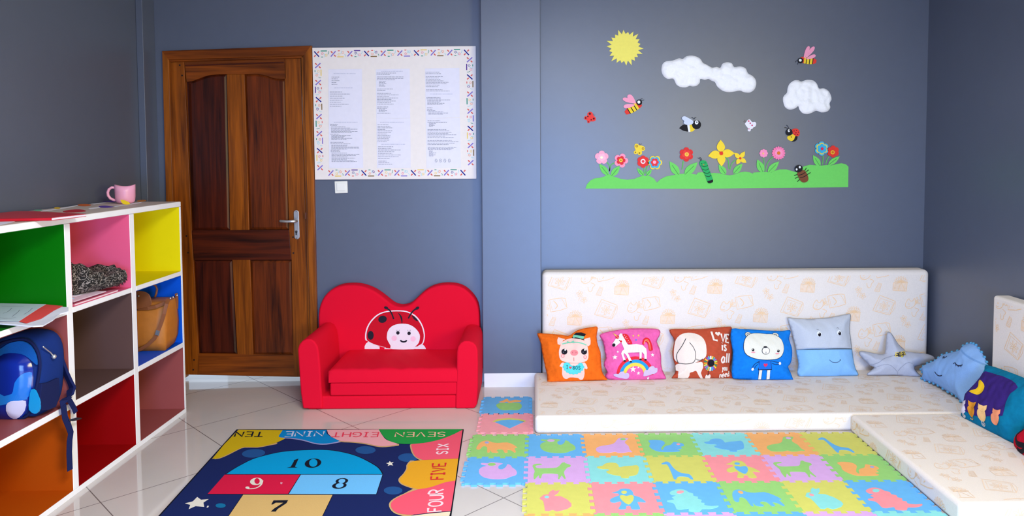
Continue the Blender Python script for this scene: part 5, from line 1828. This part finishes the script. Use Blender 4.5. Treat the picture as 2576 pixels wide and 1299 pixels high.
mb = MB()
pl_lp = p.lp
tot = len(pl_lp)
acc = 0
last = None
for i in range(tot):
    q = pl_lp[i]
    if last is None or math.hypot(q[0] - last[0], q[1] - last[1]) > .020:
        c_ = pl5.w(*q, 0)
        c_.z = max(c_.z, .1098)
        mb.ball(c_, .0085, mat('plush', (92, 164, 206)), 7)
        last = q
po = mb.build('pompom_trim', p.root, smooth_=True)
po['kind'] = 'stuff'

# moonlit cats pillow
A_, B_ = on_z(2414, 1046, .1), on_z(2549, 1117, .1)
pl6 = plane3(A_, B_, A_ + Vector((.16, .02, .27)))
p = Pillow('throw_pillow', 'teal pillow with four cats under a yellow moon on purple', R4, [(966, 560), (1100, 602), (1231, 652), (1330, 700), (1350, 780), (1310, 900), (1250, 980), (1202, 1060), (1157, 1123), (1050, 1071), (900, 1001), (830, 961), (784, 925), (798, 850), (814, 770), (880, 700), (930, 640), (950, 592)],
           pl6, 'plush', (10, 112, 148), .055, .11, seed=23, wr=.006)
a = p.a
PU = FB(56, 34, 112)
a.fill(smooth([(945, 630), (1050, 642), (1180, 692), (1240, 752), (1196, 800), (1152, 860), (1140, 958), (1050, 958), (950, 956), (880, 926), (812, 880), (816, 790), (874, 720)], 2), PU, 1)
a.fill(smooth([(960, 698), (986, 708), (1004, 745), (992, 785), (950, 804), (908, 790), (905, 780), (946, 768), (966, 742)], 3), FB(232, 186, 34), 2)
for cx, cy, c, sc_ in ((834, 880, (214, 208, 220), .9), (906, 902, (220, 146, 44), 1.05), (985, 932, (242, 194, 130), 1.12), (1084, 962, (240, 150, 110), 1.1)):
    cc = FB(*c)
    a.fill(ell(cx - 2 * sc_, cy + 12 * sc_, 29 * sc_, 37 * sc_, 18), cc, 2)
    a.fill([(cx - 12 * sc_, cy - 54 * sc_), (cx + 1 * sc_, cy - 43 * sc_), (cx + 22 * sc_, cy - 36 * sc_), (cx + 41 * sc_, cy - 42 * sc_), (cx + 38 * sc_, cy - 14 * sc_), (cx + 20 * sc_, cy + 2 * sc_), (cx - 4 * sc_, cy - 8 * sc_), (cx - 13 * sc_, cy - 26 * sc_)], cc, 3)
for cx, cy, r in ((824, 932, 12), (968, 992, 18)):
    a.line([(cx + r * (1 - k / 16) * math.cos(k * .8), cy + r * (1 - k / 16) * math.sin(k * .8)) for k in range(14)], 5, FB(200, 200, 196), 2)
a.line([(870, 952), (886, 962), (902, 956)], 5, FB(200, 170, 110), 2)
a.done('cats_print', p.root)

# pillows cut by the edge of the photograph
A_, B_ = on_z(2556, 1128, .1), on_z(2640, 1190, .1)
pl7 = plane3(A_, B_, A_ + Vector((.15, .02, .26)))
p = Pillow('throw_pillow', 'red pillow with black marks, cut by the photo edge', PXI, [(2550, 1117), (2561, 1092), (2580, 1078), (2620, 1064), (2665, 1062), (2700, 1090), (2705, 1180), (2680, 1215), (2640, 1200), (2590, 1168), (2566, 1148), (2556, 1132)], pl7, 'plush', (186, 14, 40), .05, .10, seed=27)
a = p.a
a.line([(2590, 1090), (2577, 1104), (2572, 1118), (2580, 1128), (2600, 1134)], 9, FBK, 1).line([(2567, 1134), (2576, 1142), (2592, 1142), (2606, 1134)], 7, FBK, 1).done('black_marks', p.root)
pl8 = plane3(A_ + Vector((.13, .03, 0)), B_ + Vector((.13, .03, 0)), A_ + Vector((.20, .04, .30)))
p = Pillow('throw_pillow', 'pale beige pillow behind the red one at the photo edge', PXI, [(2563, 1066), (2565, 1050), (2576, 1034), (2600, 1018), (2640, 1010), (2660, 1040), (2655, 1090), (2620, 1112), (2595, 1104), (2572, 1088)], pl8, 'fabric', (206, 190, 184), .02, .05, seed=31)

# ================================================================== cubby shelf
SX0, SX1, SY0, SY1, SH = -2.505, -2.09, 2.77, 4.388, 1.272
WL = mat('lacquer', (244, 244, 248))
shelf = thing('cubby_shelf', 'white open shelf with nine brightly painted cubbies beside the door', 'shelf', (-2.3, 3.6, 0))
MB().box((SX0, SY0, SH - .030), (SX1, SY1, SH - .0011), WL).build('top_board', shelf, bevel=.002)
MB().box((SX0 + .001, SY0 + .001, SH - .0010), (SX1 - .004, SY1 - .003, SH), mat('lacquer', (206, 190, 180))).build('top_surface', shelf, label='beige top surface')  # thin beige layer over the white top board
MB().box((SX0, SY0, 0), (SX1, SY1, .026), WL).build('bottom_board', shelf, bevel=.002)
ROWZ = [(.027, .400), (.430, .832), (.859, SH - .031)]
COLY = [(2.792, 3.300), (3.342, 3.830), (3.874, 4.368)]
for y0, y1 in ((SY0, 2.791), (SY1 - .019, SY1)):
    MB().box((SX0, y0, .027), (SX1, y1, SH - .031), WL).build('side_panel', shelf, bevel=.002)
for y0, y1 in ((3.301, 3.341), (3.831, 3.873)):
    MB().box((SX0, y0, .027), (SX1, y1, SH - .031), WL).build('divider', shelf, bevel=.002)
for y0, y1 in COLY:
    for z0, z1 in ((.401, .429), (.833, .858)):
        MB().box((SX0, y0, z0), (SX1, y1, z1), WL).build('shelf_board', shelf, bevel=.002)
CUB = [[((180, 76, 2), 'orange'), ((150, 0, 2), 'dark red'), ((156, 78, 76), 'maroon')],
       [((156, 78, 76), 'maroon'), ((96, 70, 66), 'dark brown'), ((0, 84, 206), 'blue')],
       [((0, 112, 0), 'green'), ((234, 96, 138), 'pink'), ((232, 216, 0), 'yellow')]]
for r, (z0, z1) in enumerate(ROWZ):
    for c, (y0, y1) in enumerate(COLY):
        m = mat('board', CUB[r][c][0])
        mb = MB()
        x0, x1, e = SX0 + .002, SX1 - .0015, .0012
        z1_ = z1
        mb.box((x0, y0, z0), (x0 + .004, y1, z1_), m)
        mb.box((x0, y0, z0), (x1, y1, z0 + e), m).box((x0, y0, z1_ - e), (x1, y1, z1_), m)
        mb.box((x0, y0, z0), (x1, y0 + e, z1_), m).box((x0, y1 - e, z0), (x1, y1, z1_), m)
        mb.build('painted_cubby', shelf, label=CUB[r][c][1] + ' painted cubby')

# ---- things on top
ZT = SH + .0006
PT = Plane((0, 0, ZT), (1, 0, 0), (0, 1, 0))


def paper_bit(name, label, cat, px, rgb, group, z=0.0, th=.0008, sm=2, kind='paper'):
    lp = [PT.loc(p) for p in (smooth(px, sm) if sm else px)]
    mb = MB().put(fill(lp), PT, z, mat(kind, rgb), th, lp)
    o = mb.build(name, None, fix=False)
    c = sum((Vector(v) for v in mb.v), Vector()) / len(mb.v)
    o.data.transform(Matrix.Translation(-c))
    o.location = c
    return tag(o, label, cat, group)


GP_ = 'paper petals scattered on the shelf top'
paper_bit('paper_petal', 'long purple paper petal left of the pink mug', 'paper petal', [(250, 504.6), (262, 503.6), (276, 505), (292, 507), (288, 509.6), (268, 508.4), (256, 508)], (96, 62, 170), GP_)
paper_bit('paper_petal', 'slim purple paper petal in front of the pink mug', 'paper petal', [(248, 519.4), (264, 518), (278, 519.6), (286, 521), (270, 523), (254, 522.4)], (96, 66, 172), GP_)
paper_bit('paper_petal', 'orange paper petal in the middle of the shelf top', 'paper petal', ell(212, 516.6, 17, 2.8, 0, 12), (218, 112, 60), GP_)
paper_bit('paper_petal', 'small yellow paper petal toward the back of the shelf top', 'paper petal', ell(144, 524, 8, 2.6, 0, 12), (232, 190, 60), GP_)
paper_bit('paper_petal', 'broad red paper petal beside the red folder', 'paper petal', [(158, 532), (178, 528.4), (200, 527.2), (217, 531), (204, 533.6), (168, 535)], (186, 36, 56), GP_)
paper_bit('paper_petal', 'pale green paper petal behind the red folder', 'paper petal', ell(96, 529.6, 11, 1.6, 0, 12), (120, 186, 150), GP_)
paper_bit('paper_petal', 'orange-brown paper petal right of the pink mug', 'paper petal', ell(356, 505.6, 12, 2.2, -4, 12), (206, 130, 60), GP_)
GS_ = 'white paper strips on the shelf top'
for lab, pts in (('white paper strip running toward the yellow petal', [(100, 531), (128, 527.6), (170, 521), (196, 516), (196, 518), (172, 523.4), (130, 529.6), (104, 532.6)]),
                 ('white paper strip between orange and purple petals', [(228, 513), (262, 509.6), (270, 510.4), (236, 515)]),
                 ('white paper strip in front of the slim purple petal', [(222, 524.6), (250, 520.6), (252, 523.4), (226, 527)]),
                 ('white paper strip in front of the pink mug', [(286, 519.4), (330, 512), (356, 508.6), (356, 510.4), (330, 515), (290, 521)])):
    paper_bit('paper_strip', lab, 'paper strip', pts, (244, 242, 250), GS_, sm=0, th=.0004)
paper_bit('paper_sheet', 'white paper sheet under the red folder at the photo edge', 'paper', [(-40, 553), (0, 551), (40, 548.6), (64, 549), (30, 560), (0, 567), (-40, 577)], (226, 222, 238), None, sm=0)
fo = thing('red_folder', 'red cardboard folder holding white sheets on the shelf top', 'folder', on_z(90, 545, ZT))
PF_ = Plane((0, 0, ZT + .013), (1, 0, 0), (0, 1, 0))
fp = [(-70, 548), (0, 536.4), (40, 531.4), (85, 531.4), (217, 538.4), (130, 547.8), (0, 543.6), (-70, 552)]
fp = [(-70, 543), (40, 531.4), (85, 531.4), (217, 538.4), (130, 548), (-70, 552)]
lp = [PF_.loc(q) for q in fp]
RF = mat('plastic', (196, 10, 34))
mb = MB().put(fill(lp), PF_, -.0015, RF, .0015, lp)
mb.build('cover', fo, fix=False)
lp2 = [PF_.loc(q) for q in fp]
c_ = (sum(q[0] for q in lp2) / 6, sum(q[1] for q in lp2) / 6)
li = [(c_[0] + (q[0] - c_[0]) * .985, c_[1] + (q[1] - c_[1]) * .985) for q in lp2]
mb = MB().put(fill(li), PF_, -.0105, mat('paper', (232, 226, 242)), .0088, li)
mb.build('white_sheets', fo, fix=False)
mb = MB().put(fill(lp), PF_, -.0125, RF, .0018, lp)
mb.add([PF_.w(*lp[4], 0), PF_.w(*lp[5], 0), PF_.w(*lp[5], -.0125), PF_.w(*lp[4], -.0125)], [(0, 1, 2, 3)], RF)
mb.build('back_cover', fo, fix=False)

MG = (-2.332, 4.238)
mug = thing('mug', 'pink plastic mug with a wavy rim on the shelf top', 'mug', (MG[0], MG[1], ZT))
PKM = mat('plastic', (246, 170, 200))
mb = MB()
n = 40
rim = lambda a: .102 + .006 * math.sin(2 * a + .6)
loops = []
for r, zf in ((.001, 0.0), (.030, 0.0), (.042, .03), (.049, .14), (.0515, .35), (.0525, .7), (.053, 1.0), (.0495, 1.0), (.049, .7), (.047, .3), (.04, .10), (.001, .07)):
    loops.append([(MG[0] + r * math.cos(2 * PI * k / n), MG[1] + r * math.sin(2 * PI * k / n), ZT + .0004 + zf * rim(2 * PI * k / n)) for k in range(n)])
mb.loft(loops, PKM)
mb.build('cup', mug, smooth_=True)
hx = Vector((-.93, -.36, 0))
hpts = [Vector((MG[0], MG[1], ZT)) + hx * d_ + Vector((0, 0, z)) for d_, z in ((.048, .090), (.066, .092), (.080, .082), (.087, .064), (.085, .046), (.075, .030), (.060, .021), (.046, .018))]
MB().tube(hpts, .0075, PKM, 10).build('handle', mug, smooth_=True)
pa = on_z(317, 516, ZT)
py_ = Plane(pa, (1, .25, 0), (-.3, .75, 1))
pet = [py_.loc(q) for q in smooth([(303, 503.4), (312, 504), (322, 508), (328, 513.4), (322, 515), (312, 514.6), (306, 510)], 2)]
mb = MB().put(fill(pet), py_, .0, mat('paper', (240, 206, 40)), .0008, pet)
o = mb.build('paper_petal', None, fix=False)
tag(o, 'yellow paper petal leaning against the pink mug', 'paper petal', GP_)

# ---- in the pink cubby: scarf on papers
zf = ROWZ[2][0] + .0016
pk = [('booklet', 'pink booklet lowest in the pink cubby', (-2.46, 3.36, -2.094, 3.72), zf, .009, (232, 120, 150)),
      ('exercise_book', 'blue exercise book in the pink cubby under white papers', (-2.45, 3.355, -2.125, 3.61), zf + .0094, .010, (30, 90, 160)),
      ('paper_sheets', 'loose white papers in the pink cubby under the patterned scarf', (-2.46, 3.46, -2.15, 3.76), zf + .0198, .006, (226, 220, 238)),
      ('booklet', 'thin white and pink booklet at the front lip of the pink cubby', (-2.20, 3.345, -2.088, 3.60), zf + .0198, .004, (244, 214, 228))]
for nm, lab, (x0, y0, x1, y1), z, th, c in pk:
    o = thing(nm, lab, 'paper' if 'paper' in nm else 'book', ((x0 + x1) / 2, (y0 + y1) / 2, z))
    if nm == 'paper_sheets':
        MB().box((x0, y0, z), (x1, y1, z + th), mat('paper', c)).build('sheets', o, bevel=.001)
    else:
        MB().box((x0, y0, z), (x1, y1, z + .0012), mat('paper', c)).box((x0, y0, z + th - .0012), (x1, y1, z + th), mat('paper', c)).box((x0, y0, z), (x1, y0 + .001, z + th), mat('paper', c)).build('cover', o)
        MB().box((x0 + .003, y0 + .002, z + .0013), (x1 - .003, y1 - .003, z + th - .0013), mat('paper', (238, 234, 238))).build('pages', o)
o = thing('folded_tissue', 'crumpled white and pale blue papers at the left of the pink cubby', 'paper', (-2.16, 3.40, zf + .02))
for k in range(5):
    z = zf + .0245 + .0085 * k
    ym = 3.348 + .001 * k
    mb = MB()
    pts = [(-2.30 + .02 * k, ym + .03, z), (-2.22, ym + .055, z + .003), (-2.165 - .006 * k, ym + .052, z + .007), (-2.135 - .010 * k, ym + .04, z + .001)]
    mb.strap(pts, (0, 1, 0), .05, .004, mat('paper', (216, 226, 244) if k % 2 else (150, 196, 234)))
    mb.build('folded_sheet', o)

LEO = leopard_mat()
scarf = thing('scarf', 'crumpled black and grey animal-print scarf in the pink cubby', 'scarf', (-2.27, 3.62, zf + .028))
mb = MB()
loops = []
NL, NK = 34, 48
ends = []
for i in range(NL + 1):
    t_ = i / NL
    prof = min(1, (t_ * 7) ** .6) * min(1, ((1 - t_) * 4.5) ** .6)
    y = 3.452 + .362 * t_
    hh = (.150 - .085 * t_ + .02 * math.sin(t_ * 9)) * max(.03, prof)
    ww = (.152 - .012 * t_) * max(.05, prof)
    xc = -2.262 + .075 * t_
    lp_ = []
    for k in range(NK):
        a_ = 2 * PI * k / NK
        x = xc + ww * math.cos(a_)
        z = zf + .027 + max(0, hh * (.42 + .58 * math.sin(a_)))
        nn = noise.noise(Vector((x * 20, y * 20, z * 20))) * .022 + noise.noise(Vector((x * 48, y * 48, z * 48 + 9))) * .012
        if z > zf + .03:
            x += nn * math.cos(a_) * 1.3
            z += nn * 1.1
        q = (min(x, -2.062), min(3.826, y + nn * .5), max(zf + .0268, z))
        lp_.append(q)
        if .80 < t_ < .97 and math.cos(a_) > .55:
            ends.append(q)
    loops.append(lp_)
mb.loft(loops, LEO)
mb.build('bunched_cloth', scarf, smooth_=True)
mb = MB()
for q in ends:
    dx, dy = random.uniform(.002, .008), random.uniform(-.002, .006)
    mb.tube([q, (q[0] + dx * .6, min(3.828, q[1] + dy * .5), q[2] - .003), (q[0] + dx, min(3.829, q[1] + dy), q[2] - .011)], .0011, mat('fabric', (60, 54, 52)), 5)
fr = mb.build('fringe', scarf)
fr['kind'] = 'stuff'

# ---- in the green cubby: magazine with curling edge
zg = ROWZ[2][0] + .0016
mg = thing('magazine', 'open magazine with a coral edge in the green cubby', 'magazine', (-2.25, 3.05, zg))
PGc = Plane((0, 0, zg + .024), (1, 0, 0), (0, 1, 0))
PGc.H = lambda a, b: -.004 * min(1.5, max(0, (a + 2.16) / .1)) ** 2 + .002 * math.sin(b * 14)


def sheet(name, px, rgb, h, th=.0012, lim=3.296):
    lp = [PGc.loc(q) for q in px]
    lp = [(max(-2.49, x), max(2.80, min(lim, y))) for x, y in lp]
    mb = MB().put(fill(lp, .03), PGc, h, mat('paper', rgb), th, lp)
    return mb.build(name, mg, fix=False)


sheet('printed_page', [(-110, 770), (0, 766), (116, 768.6), (100, 777), (75, 791), (48, 807.6), (0, 808.6), (-110, 812)], (196, 212, 226), .002)
sheet('coral_margin', [(116, 768.6), (158, 770.6), (136, 780), (104, 797), (66, 809.6), (48, 807.6), (75, 791), (100, 777)], (226, 74, 74), .001)
sheet('lower_pages', [(-110, 790), (48, 800), (104, 786), (150, 771), (172, 770.8), (172, 778), (150, 784), (132, 798), (108, 812.6), (84, 814.4), (0, 812.6), (-110, 818)], (222, 224, 242), -.006, .005)
a = Art(PGc, PXI, .0012)
for l_ in ([(8, 790), (20, 786), (30, 778)], [(30, 798), (44, 788), (50, 782)], [(60, 792), (72, 786), (82, 778)], [(0, 801), (20, 803), (40, 799)], [(4, 774), (60, 774)]):
    a.line(l_, 1.3, mat('ink', (110, 120, 140)), 3)
a.done('printed_drawing', mg)
o = thing('exercise_book', 'teal exercise book lying under the magazine in the green cubby', 'book', (-2.2, 3.2, zg))
MB().box((-2.44, 3.02, zg + .0002), (-2.13, 3.292, zg + .003), mat('paper', (20, 110, 120))).build('cover', o)
MB().box((-2.438, 3.022, zg + .0032), (-2.133, 3.289, zg + .009), mat('paper', (226, 226, 230))).build('pages', o)

# ---- handbag in the blue cubby
LTH, LTD = mat('leather', (186, 112, 40)), mat('leather', (140, 82, 46))
SIL = mat('metal', (220, 220, 216))
zb = ROWZ[1][0] + .0016
bag = thing('handbag', 'tan leather handbag with a long strap in the blue cubby', 'handbag', (-2.26, 4.26, zb))
mb = MB()


def ring_(z, xl, xr, yf, yb, lift=0, bulge=.01):
    pts = []
    for k in range(8):
        u = k / 7
        pts.append((xl + (xr - xl) * u, yf - bulge * math.sin(PI * u), z))
    for k in range(1, 6):
        u = k / 6
        pts.append((xr + .008 * math.sin(PI * u) * (1 if z > .5 else .2), yf + (yb - yf) * u, z + lift * u))
    for k in range(8):
        u = k / 7
        pts.append((xr - (xr - xl) * u, yb + bulge * .2 * math.sin(PI * u), z + lift))
    return pts


mb.loft([ring_(zb + .0004, -2.42, -2.103, 4.180, 4.300, .02, .004), ring_(zb + .05, -2.43, -2.101, 4.172, 4.335, .012, .014), ring_(zb + .14, -2.43, -2.101, 4.176, 4.348, 0, .02),
         ring_(zb + .22, -2.425, -2.106, 4.198, 4.350, 0, .014), ring_(zb + .268, -2.42, -2.110, 4.220, 4.348, .006, .008), ring_(zb + .272, -2.41, -2.120, 4.228, 4.342, .006, .006)], LTH)
mb.build('bag_body', bag, smooth_=True)
mb = MB()
mb.strap([on_y(346, 777, 4.180), on_y(372, 776, 4.176), on_y(392, 772, 4.182), on_y(416, 762, 4.200)], (0, -.2, 1), .020, .004, LTD)
mb.build('front_band', bag)
mb = MB()
tb = smooth([(330, 734), (345, 732.6), (362, 734), (374, 741), (379, 752), (380, 768), (362, 775), (330, 776)], 2)
mb.prism([on_y(u, v, 4.172) for u, v in tb], (0, .006, 0), LTD)
fl_ = mb.build('flap', bag, bevel=.002)
MB().ball(on_y(348.5, 745, 4.166), .0055, SIL, 8, (1, .6, 1)).build('clasp', fl_, smooth_=True)
MB().tube([on_y(390, 747, 4.262), on_y(393.5, 738, 4.262), on_y(395, 728, 4.262), on_y(392, 720, 4.262), on_y(382, 715, 4.262), on_y(360, 714, 4.262), on_y(348, 720, 4.262), on_y(344, 740, 4.262)], .006, LTD, 10).build('carry_handle', bag, smooth_=True)
mb = MB()
yb_ = 4.158
mb.strap([on_y(424, 752, 4.205), on_y(419, 765, 4.17), on_y(413, 790, yb_), on_y(405, 815, yb_), on_y(397, 836, yb_ - .002), on_y(389, 852, yb_), on_y(372, 868, yb_), on_y(352, 880, yb_), on_y(330, 888, yb_ + .006)], (1, .2, -.2), .019, .003, LTD)
st = mb.build('shoulder_strap', bag)
mb = MB()
b0 = on_y(396.5, 838, yb_ - .006)
mb.strap([b0 + Vector((.004, 0, .013)), b0 + Vector((-.004, 0, -.013))], (1, 0, -.3), .022, .004, SIL)
mb.build('buckle', st)
mb = MB()
for px_, y_ in (((427, 751), 4.215), ((434, 748), 4.262), ((444, 743.6), 4.325)):
    c = on_y(*px_, y_)
    mb.ball(c + Vector((.003, 0, 0)), .0058, SIL, 8)
mb.build('rings', bag, smooth_=True)
mb = MB()
c = on_y(443, 748, 4.330)
mb.strap([c + Vector((0, .0, .022)), c + Vector((.004, 0, .0)), c + Vector((.004, 0, -.03)), c + Vector((.002, 0, -.07))], (.3, 1, 0), .018, .004, LTD)
mb.build('strap_tab', bag)

# ---- school backpack in the maroon cubby
BP = crop(0, 830, .19248)
C6 = crop(0, 1000, .2329)
NB, NBD, LBL, CYA = mat('fabric', (22, 48, 118)), mat('fabric', (24, 32, 78)), mat('fabric', (22, 96, 184)), mat('plastic', (24, 156, 220))
pk_ = thing('backpack', 'blue school backpack with hanging straps in the maroon cubby', 'backpack', (-2.21, 3.17, zb))
YBP = 3.115
body = smooth([(-300, 1170), (-330, 900), (-330, 600), (-260, 280), (-120, 150), (100, 92), (250, 86), (400, 120), (490, 210), (535, 380), (540, 600), (530, 800), (505, 1000), (440, 1130), (330, 1172), (0, 1180)], 2)
lp = [on_y(*BP(q), YBP) for q in body]
for q in lp:
    q.z = max(q.z, zb + .001)
mb = MB()
cen = sum(lp, Vector()) / len(lp)
sc2 = lambda f, dy: [Vector((cen.x + (q.x - cen.x) * f, q.y + dy, cen.z + (q.z - cen.z) * f)) if q.z > zb + .02 else Vector((cen.x + (q.x - cen.x) * f, q.y + dy, zb + .0006 + (1 - f) * .12)) for q in lp]
mb.loft([sc2(.80, -.012), sc2(.93, -.006), sc2(1.0, .012), sc2(1.02, .06), sc2(1.02, .11), sc2(.99, .148), sc2(.92, .166)], NB)
mb.build('bag_body', pk_, smooth_=True)
mb = MB()
rimp = [BP(q) for q in smooth([(-200, 500), (-140, 330), (0, 190), (120, 150), (220, 130), (340, 132), (440, 200), (505, 330), (520, 480), (500, 640), (470, 800), (440, 980), (360, 1120), (240, 1180)], 3, False)]
mb.tube([on_y(u, v, YBP - .014) for u, v in rimp], .006, NBD, 8)
mb.build('piping', pk_, smooth_=True)
PBg = Plane((0, YBP - .012, 0), (1, 0, 0), (0, 0, 1))
arch_ = [(-150, 420), (-60, 300), (65, 215), (120, 180), (210, 152), (320, 148), (415, 205), (485, 330), (502, 455), (430, 400), (340, 330), (220, 300), (60, 310), (-60, 400)]
lp = [PBg.loc(BP(q)) for q in smooth(arch_, 2)]
MB().put(fill(lp), PBg, .002, LBL, .006, lp).build('arch_panel', pk_, fix=False, bevel=.002)
shell_ = smooth([(-160, 1140), (-190, 700), (-110, 420), (30, 315), (180, 285), (300, 310), (385, 385), (432, 520), (432, 740), (390, 940), (318, 1110), (230, 1170), (0, 1176)], 2)
lpS = [PBg.loc(BP(q)) for q in shell_]
HS = lambda a, b: (lambda t: .036 * t * (2 - t))(min(1, edge_d((a, b), lpS) / .07))
PSh = Plane((0, YBP - .013, 0), (1, 0, 0), (0, 0, 1), HS)
v2, f = fill(lpS, .008)
mb = MB().add([PSh.w(x, y, 0) for x, y in v2], f, mat('gloss', (18, 44, 150)))
sh_ = mb.build('hard_shell_pocket', pk_, smooth_=True, fix=False)
a = Art(PSh, BP, .0012, .012)
a.T = lambda p: p
a2 = Art(PSh, PXI, .0012, .012)
tl = lambda pts: [PBg.loc(BP(q)) for q in pts]
for pts, c, ly in ((smooth([(270, 660), (330, 570), (380, 545), (428, 556), (424, 700), (396, 860), (330, 905), (205, 890), (250, 770)], 2), (30, 116, 216), 1),
                   (smooth([(-140, 800), (0, 760), (140, 830), (240, 800), (330, 850), (385, 900), (300, 900), (200, 930), (0, 960), (-150, 940)], 2), (36, 122, 214), 1),
                   (smooth([(168, 950), (222, 898), (300, 900), (366, 918), (340, 1050), (272, 1135), (200, 1158), (166, 1090)], 2), (206, 204, 236), 2)):
    l_ = tl(pts)
    a2.mb.put(fill(l_, .008), PSh, .0018 * ly + a2.up(), mat('gloss', c))
a2.done('shell_print', sh_, smooth_=True)
wing = tl(smooth([(440, 765), (500, 800), (548, 890), (556, 980), (532, 1060), (482, 1082), (412, 1030), (414, 900)], 2))
MB().put(fill(wing), PBg, .006, CYA, .010, wing).build('side_flap', pk_, fix=False, bevel=.003)
Xs = cen.x + max(q[0] for q in [(p.x - cen.x, 0) for p in [on_y(*BP(t_), YBP) for t_ in body]]) * 1.02 + .002
spk = [(548, 706), (640, 690), (720, 650), (775, 628), (782, 760), (775, 900), (735, 1010), (650, 1050), (560, 1060), (535, 980), (530, 860)]
mb = MB().prism([on_x(*BP(q), Xs + .004) for q in spk], (-.02, 0, 0), NBD)
mb.build('side_pocket', pk_, bevel=.003)
mb = MB()
zp = [on_x(*BP(q), Xs + .004) for q in smooth([(560, 220), (620, 270), (660, 300), (690, 340)], 3, False)]
mb.tube(zp, .003, SIL, 6)
mb.ball(on_x(*BP((705, 352)), Xs + .010), .010, SIL, 9)
mb.build('zip_charm', pk_, smooth_=True)
hpx = [(360, 110), (420, 62), (500, 46), (560, 60), (585, 92), (560, 118)]
MB().tube([on_y(*BP(q), 3.235) for q in hpx], [.010, .012, .013, .013, .012, .010], NBD, 8).build('grab_handle', pk_, smooth_=True)
mb = MB()
sp_ = [on_y(*BP(q), 3.281) for q in ((690, 150), (740, 250), (800, 400), (860, 560), (915, 680), (950, 760))] + [on_y(*BP(q), 3.27) for q in ((930, 815), (880, 850))]
mb.strap(sp_, (.8, -.5, -.1), .042, .012, NBD)
mb.build('padded_strap', pk_, bevel=.003)
mb = MB()
wp = [on_x(*BP(q), -2.066) for q in ((905, 880), (860, 910), (815, 950))] + [on_x(*C6(q), -2.064) for q in ((685, 90), (702, 220), (740, 310), (765, 385), (752, 470), (748, 600), (756, 790))]
mb.strap(wp, (.25, 1, .1), .028, .0022, NBD)
mb.build('webbing_strap', pk_)
mb = MB()
mb.strap([on_x(*BP(q), -2.062) for q in ((880, 890), (920, 940), (965, 1020), (990, 1085))], (.25, 1, .1), .022, .0022, NBD)
ws = mb.build('webbing_strap', pk_)
mb = MB()
bb = [on_x(*BP(q), -2.058) for q in ((905, 1182), (960, 1178), (1000, 1168), (1060, 1160))]
mb.tube(bb, [.004, .006, .007, .003], mat('plastic', (28, 30, 44)), 8)
mb.build('buckle', ws, smooth_=True)
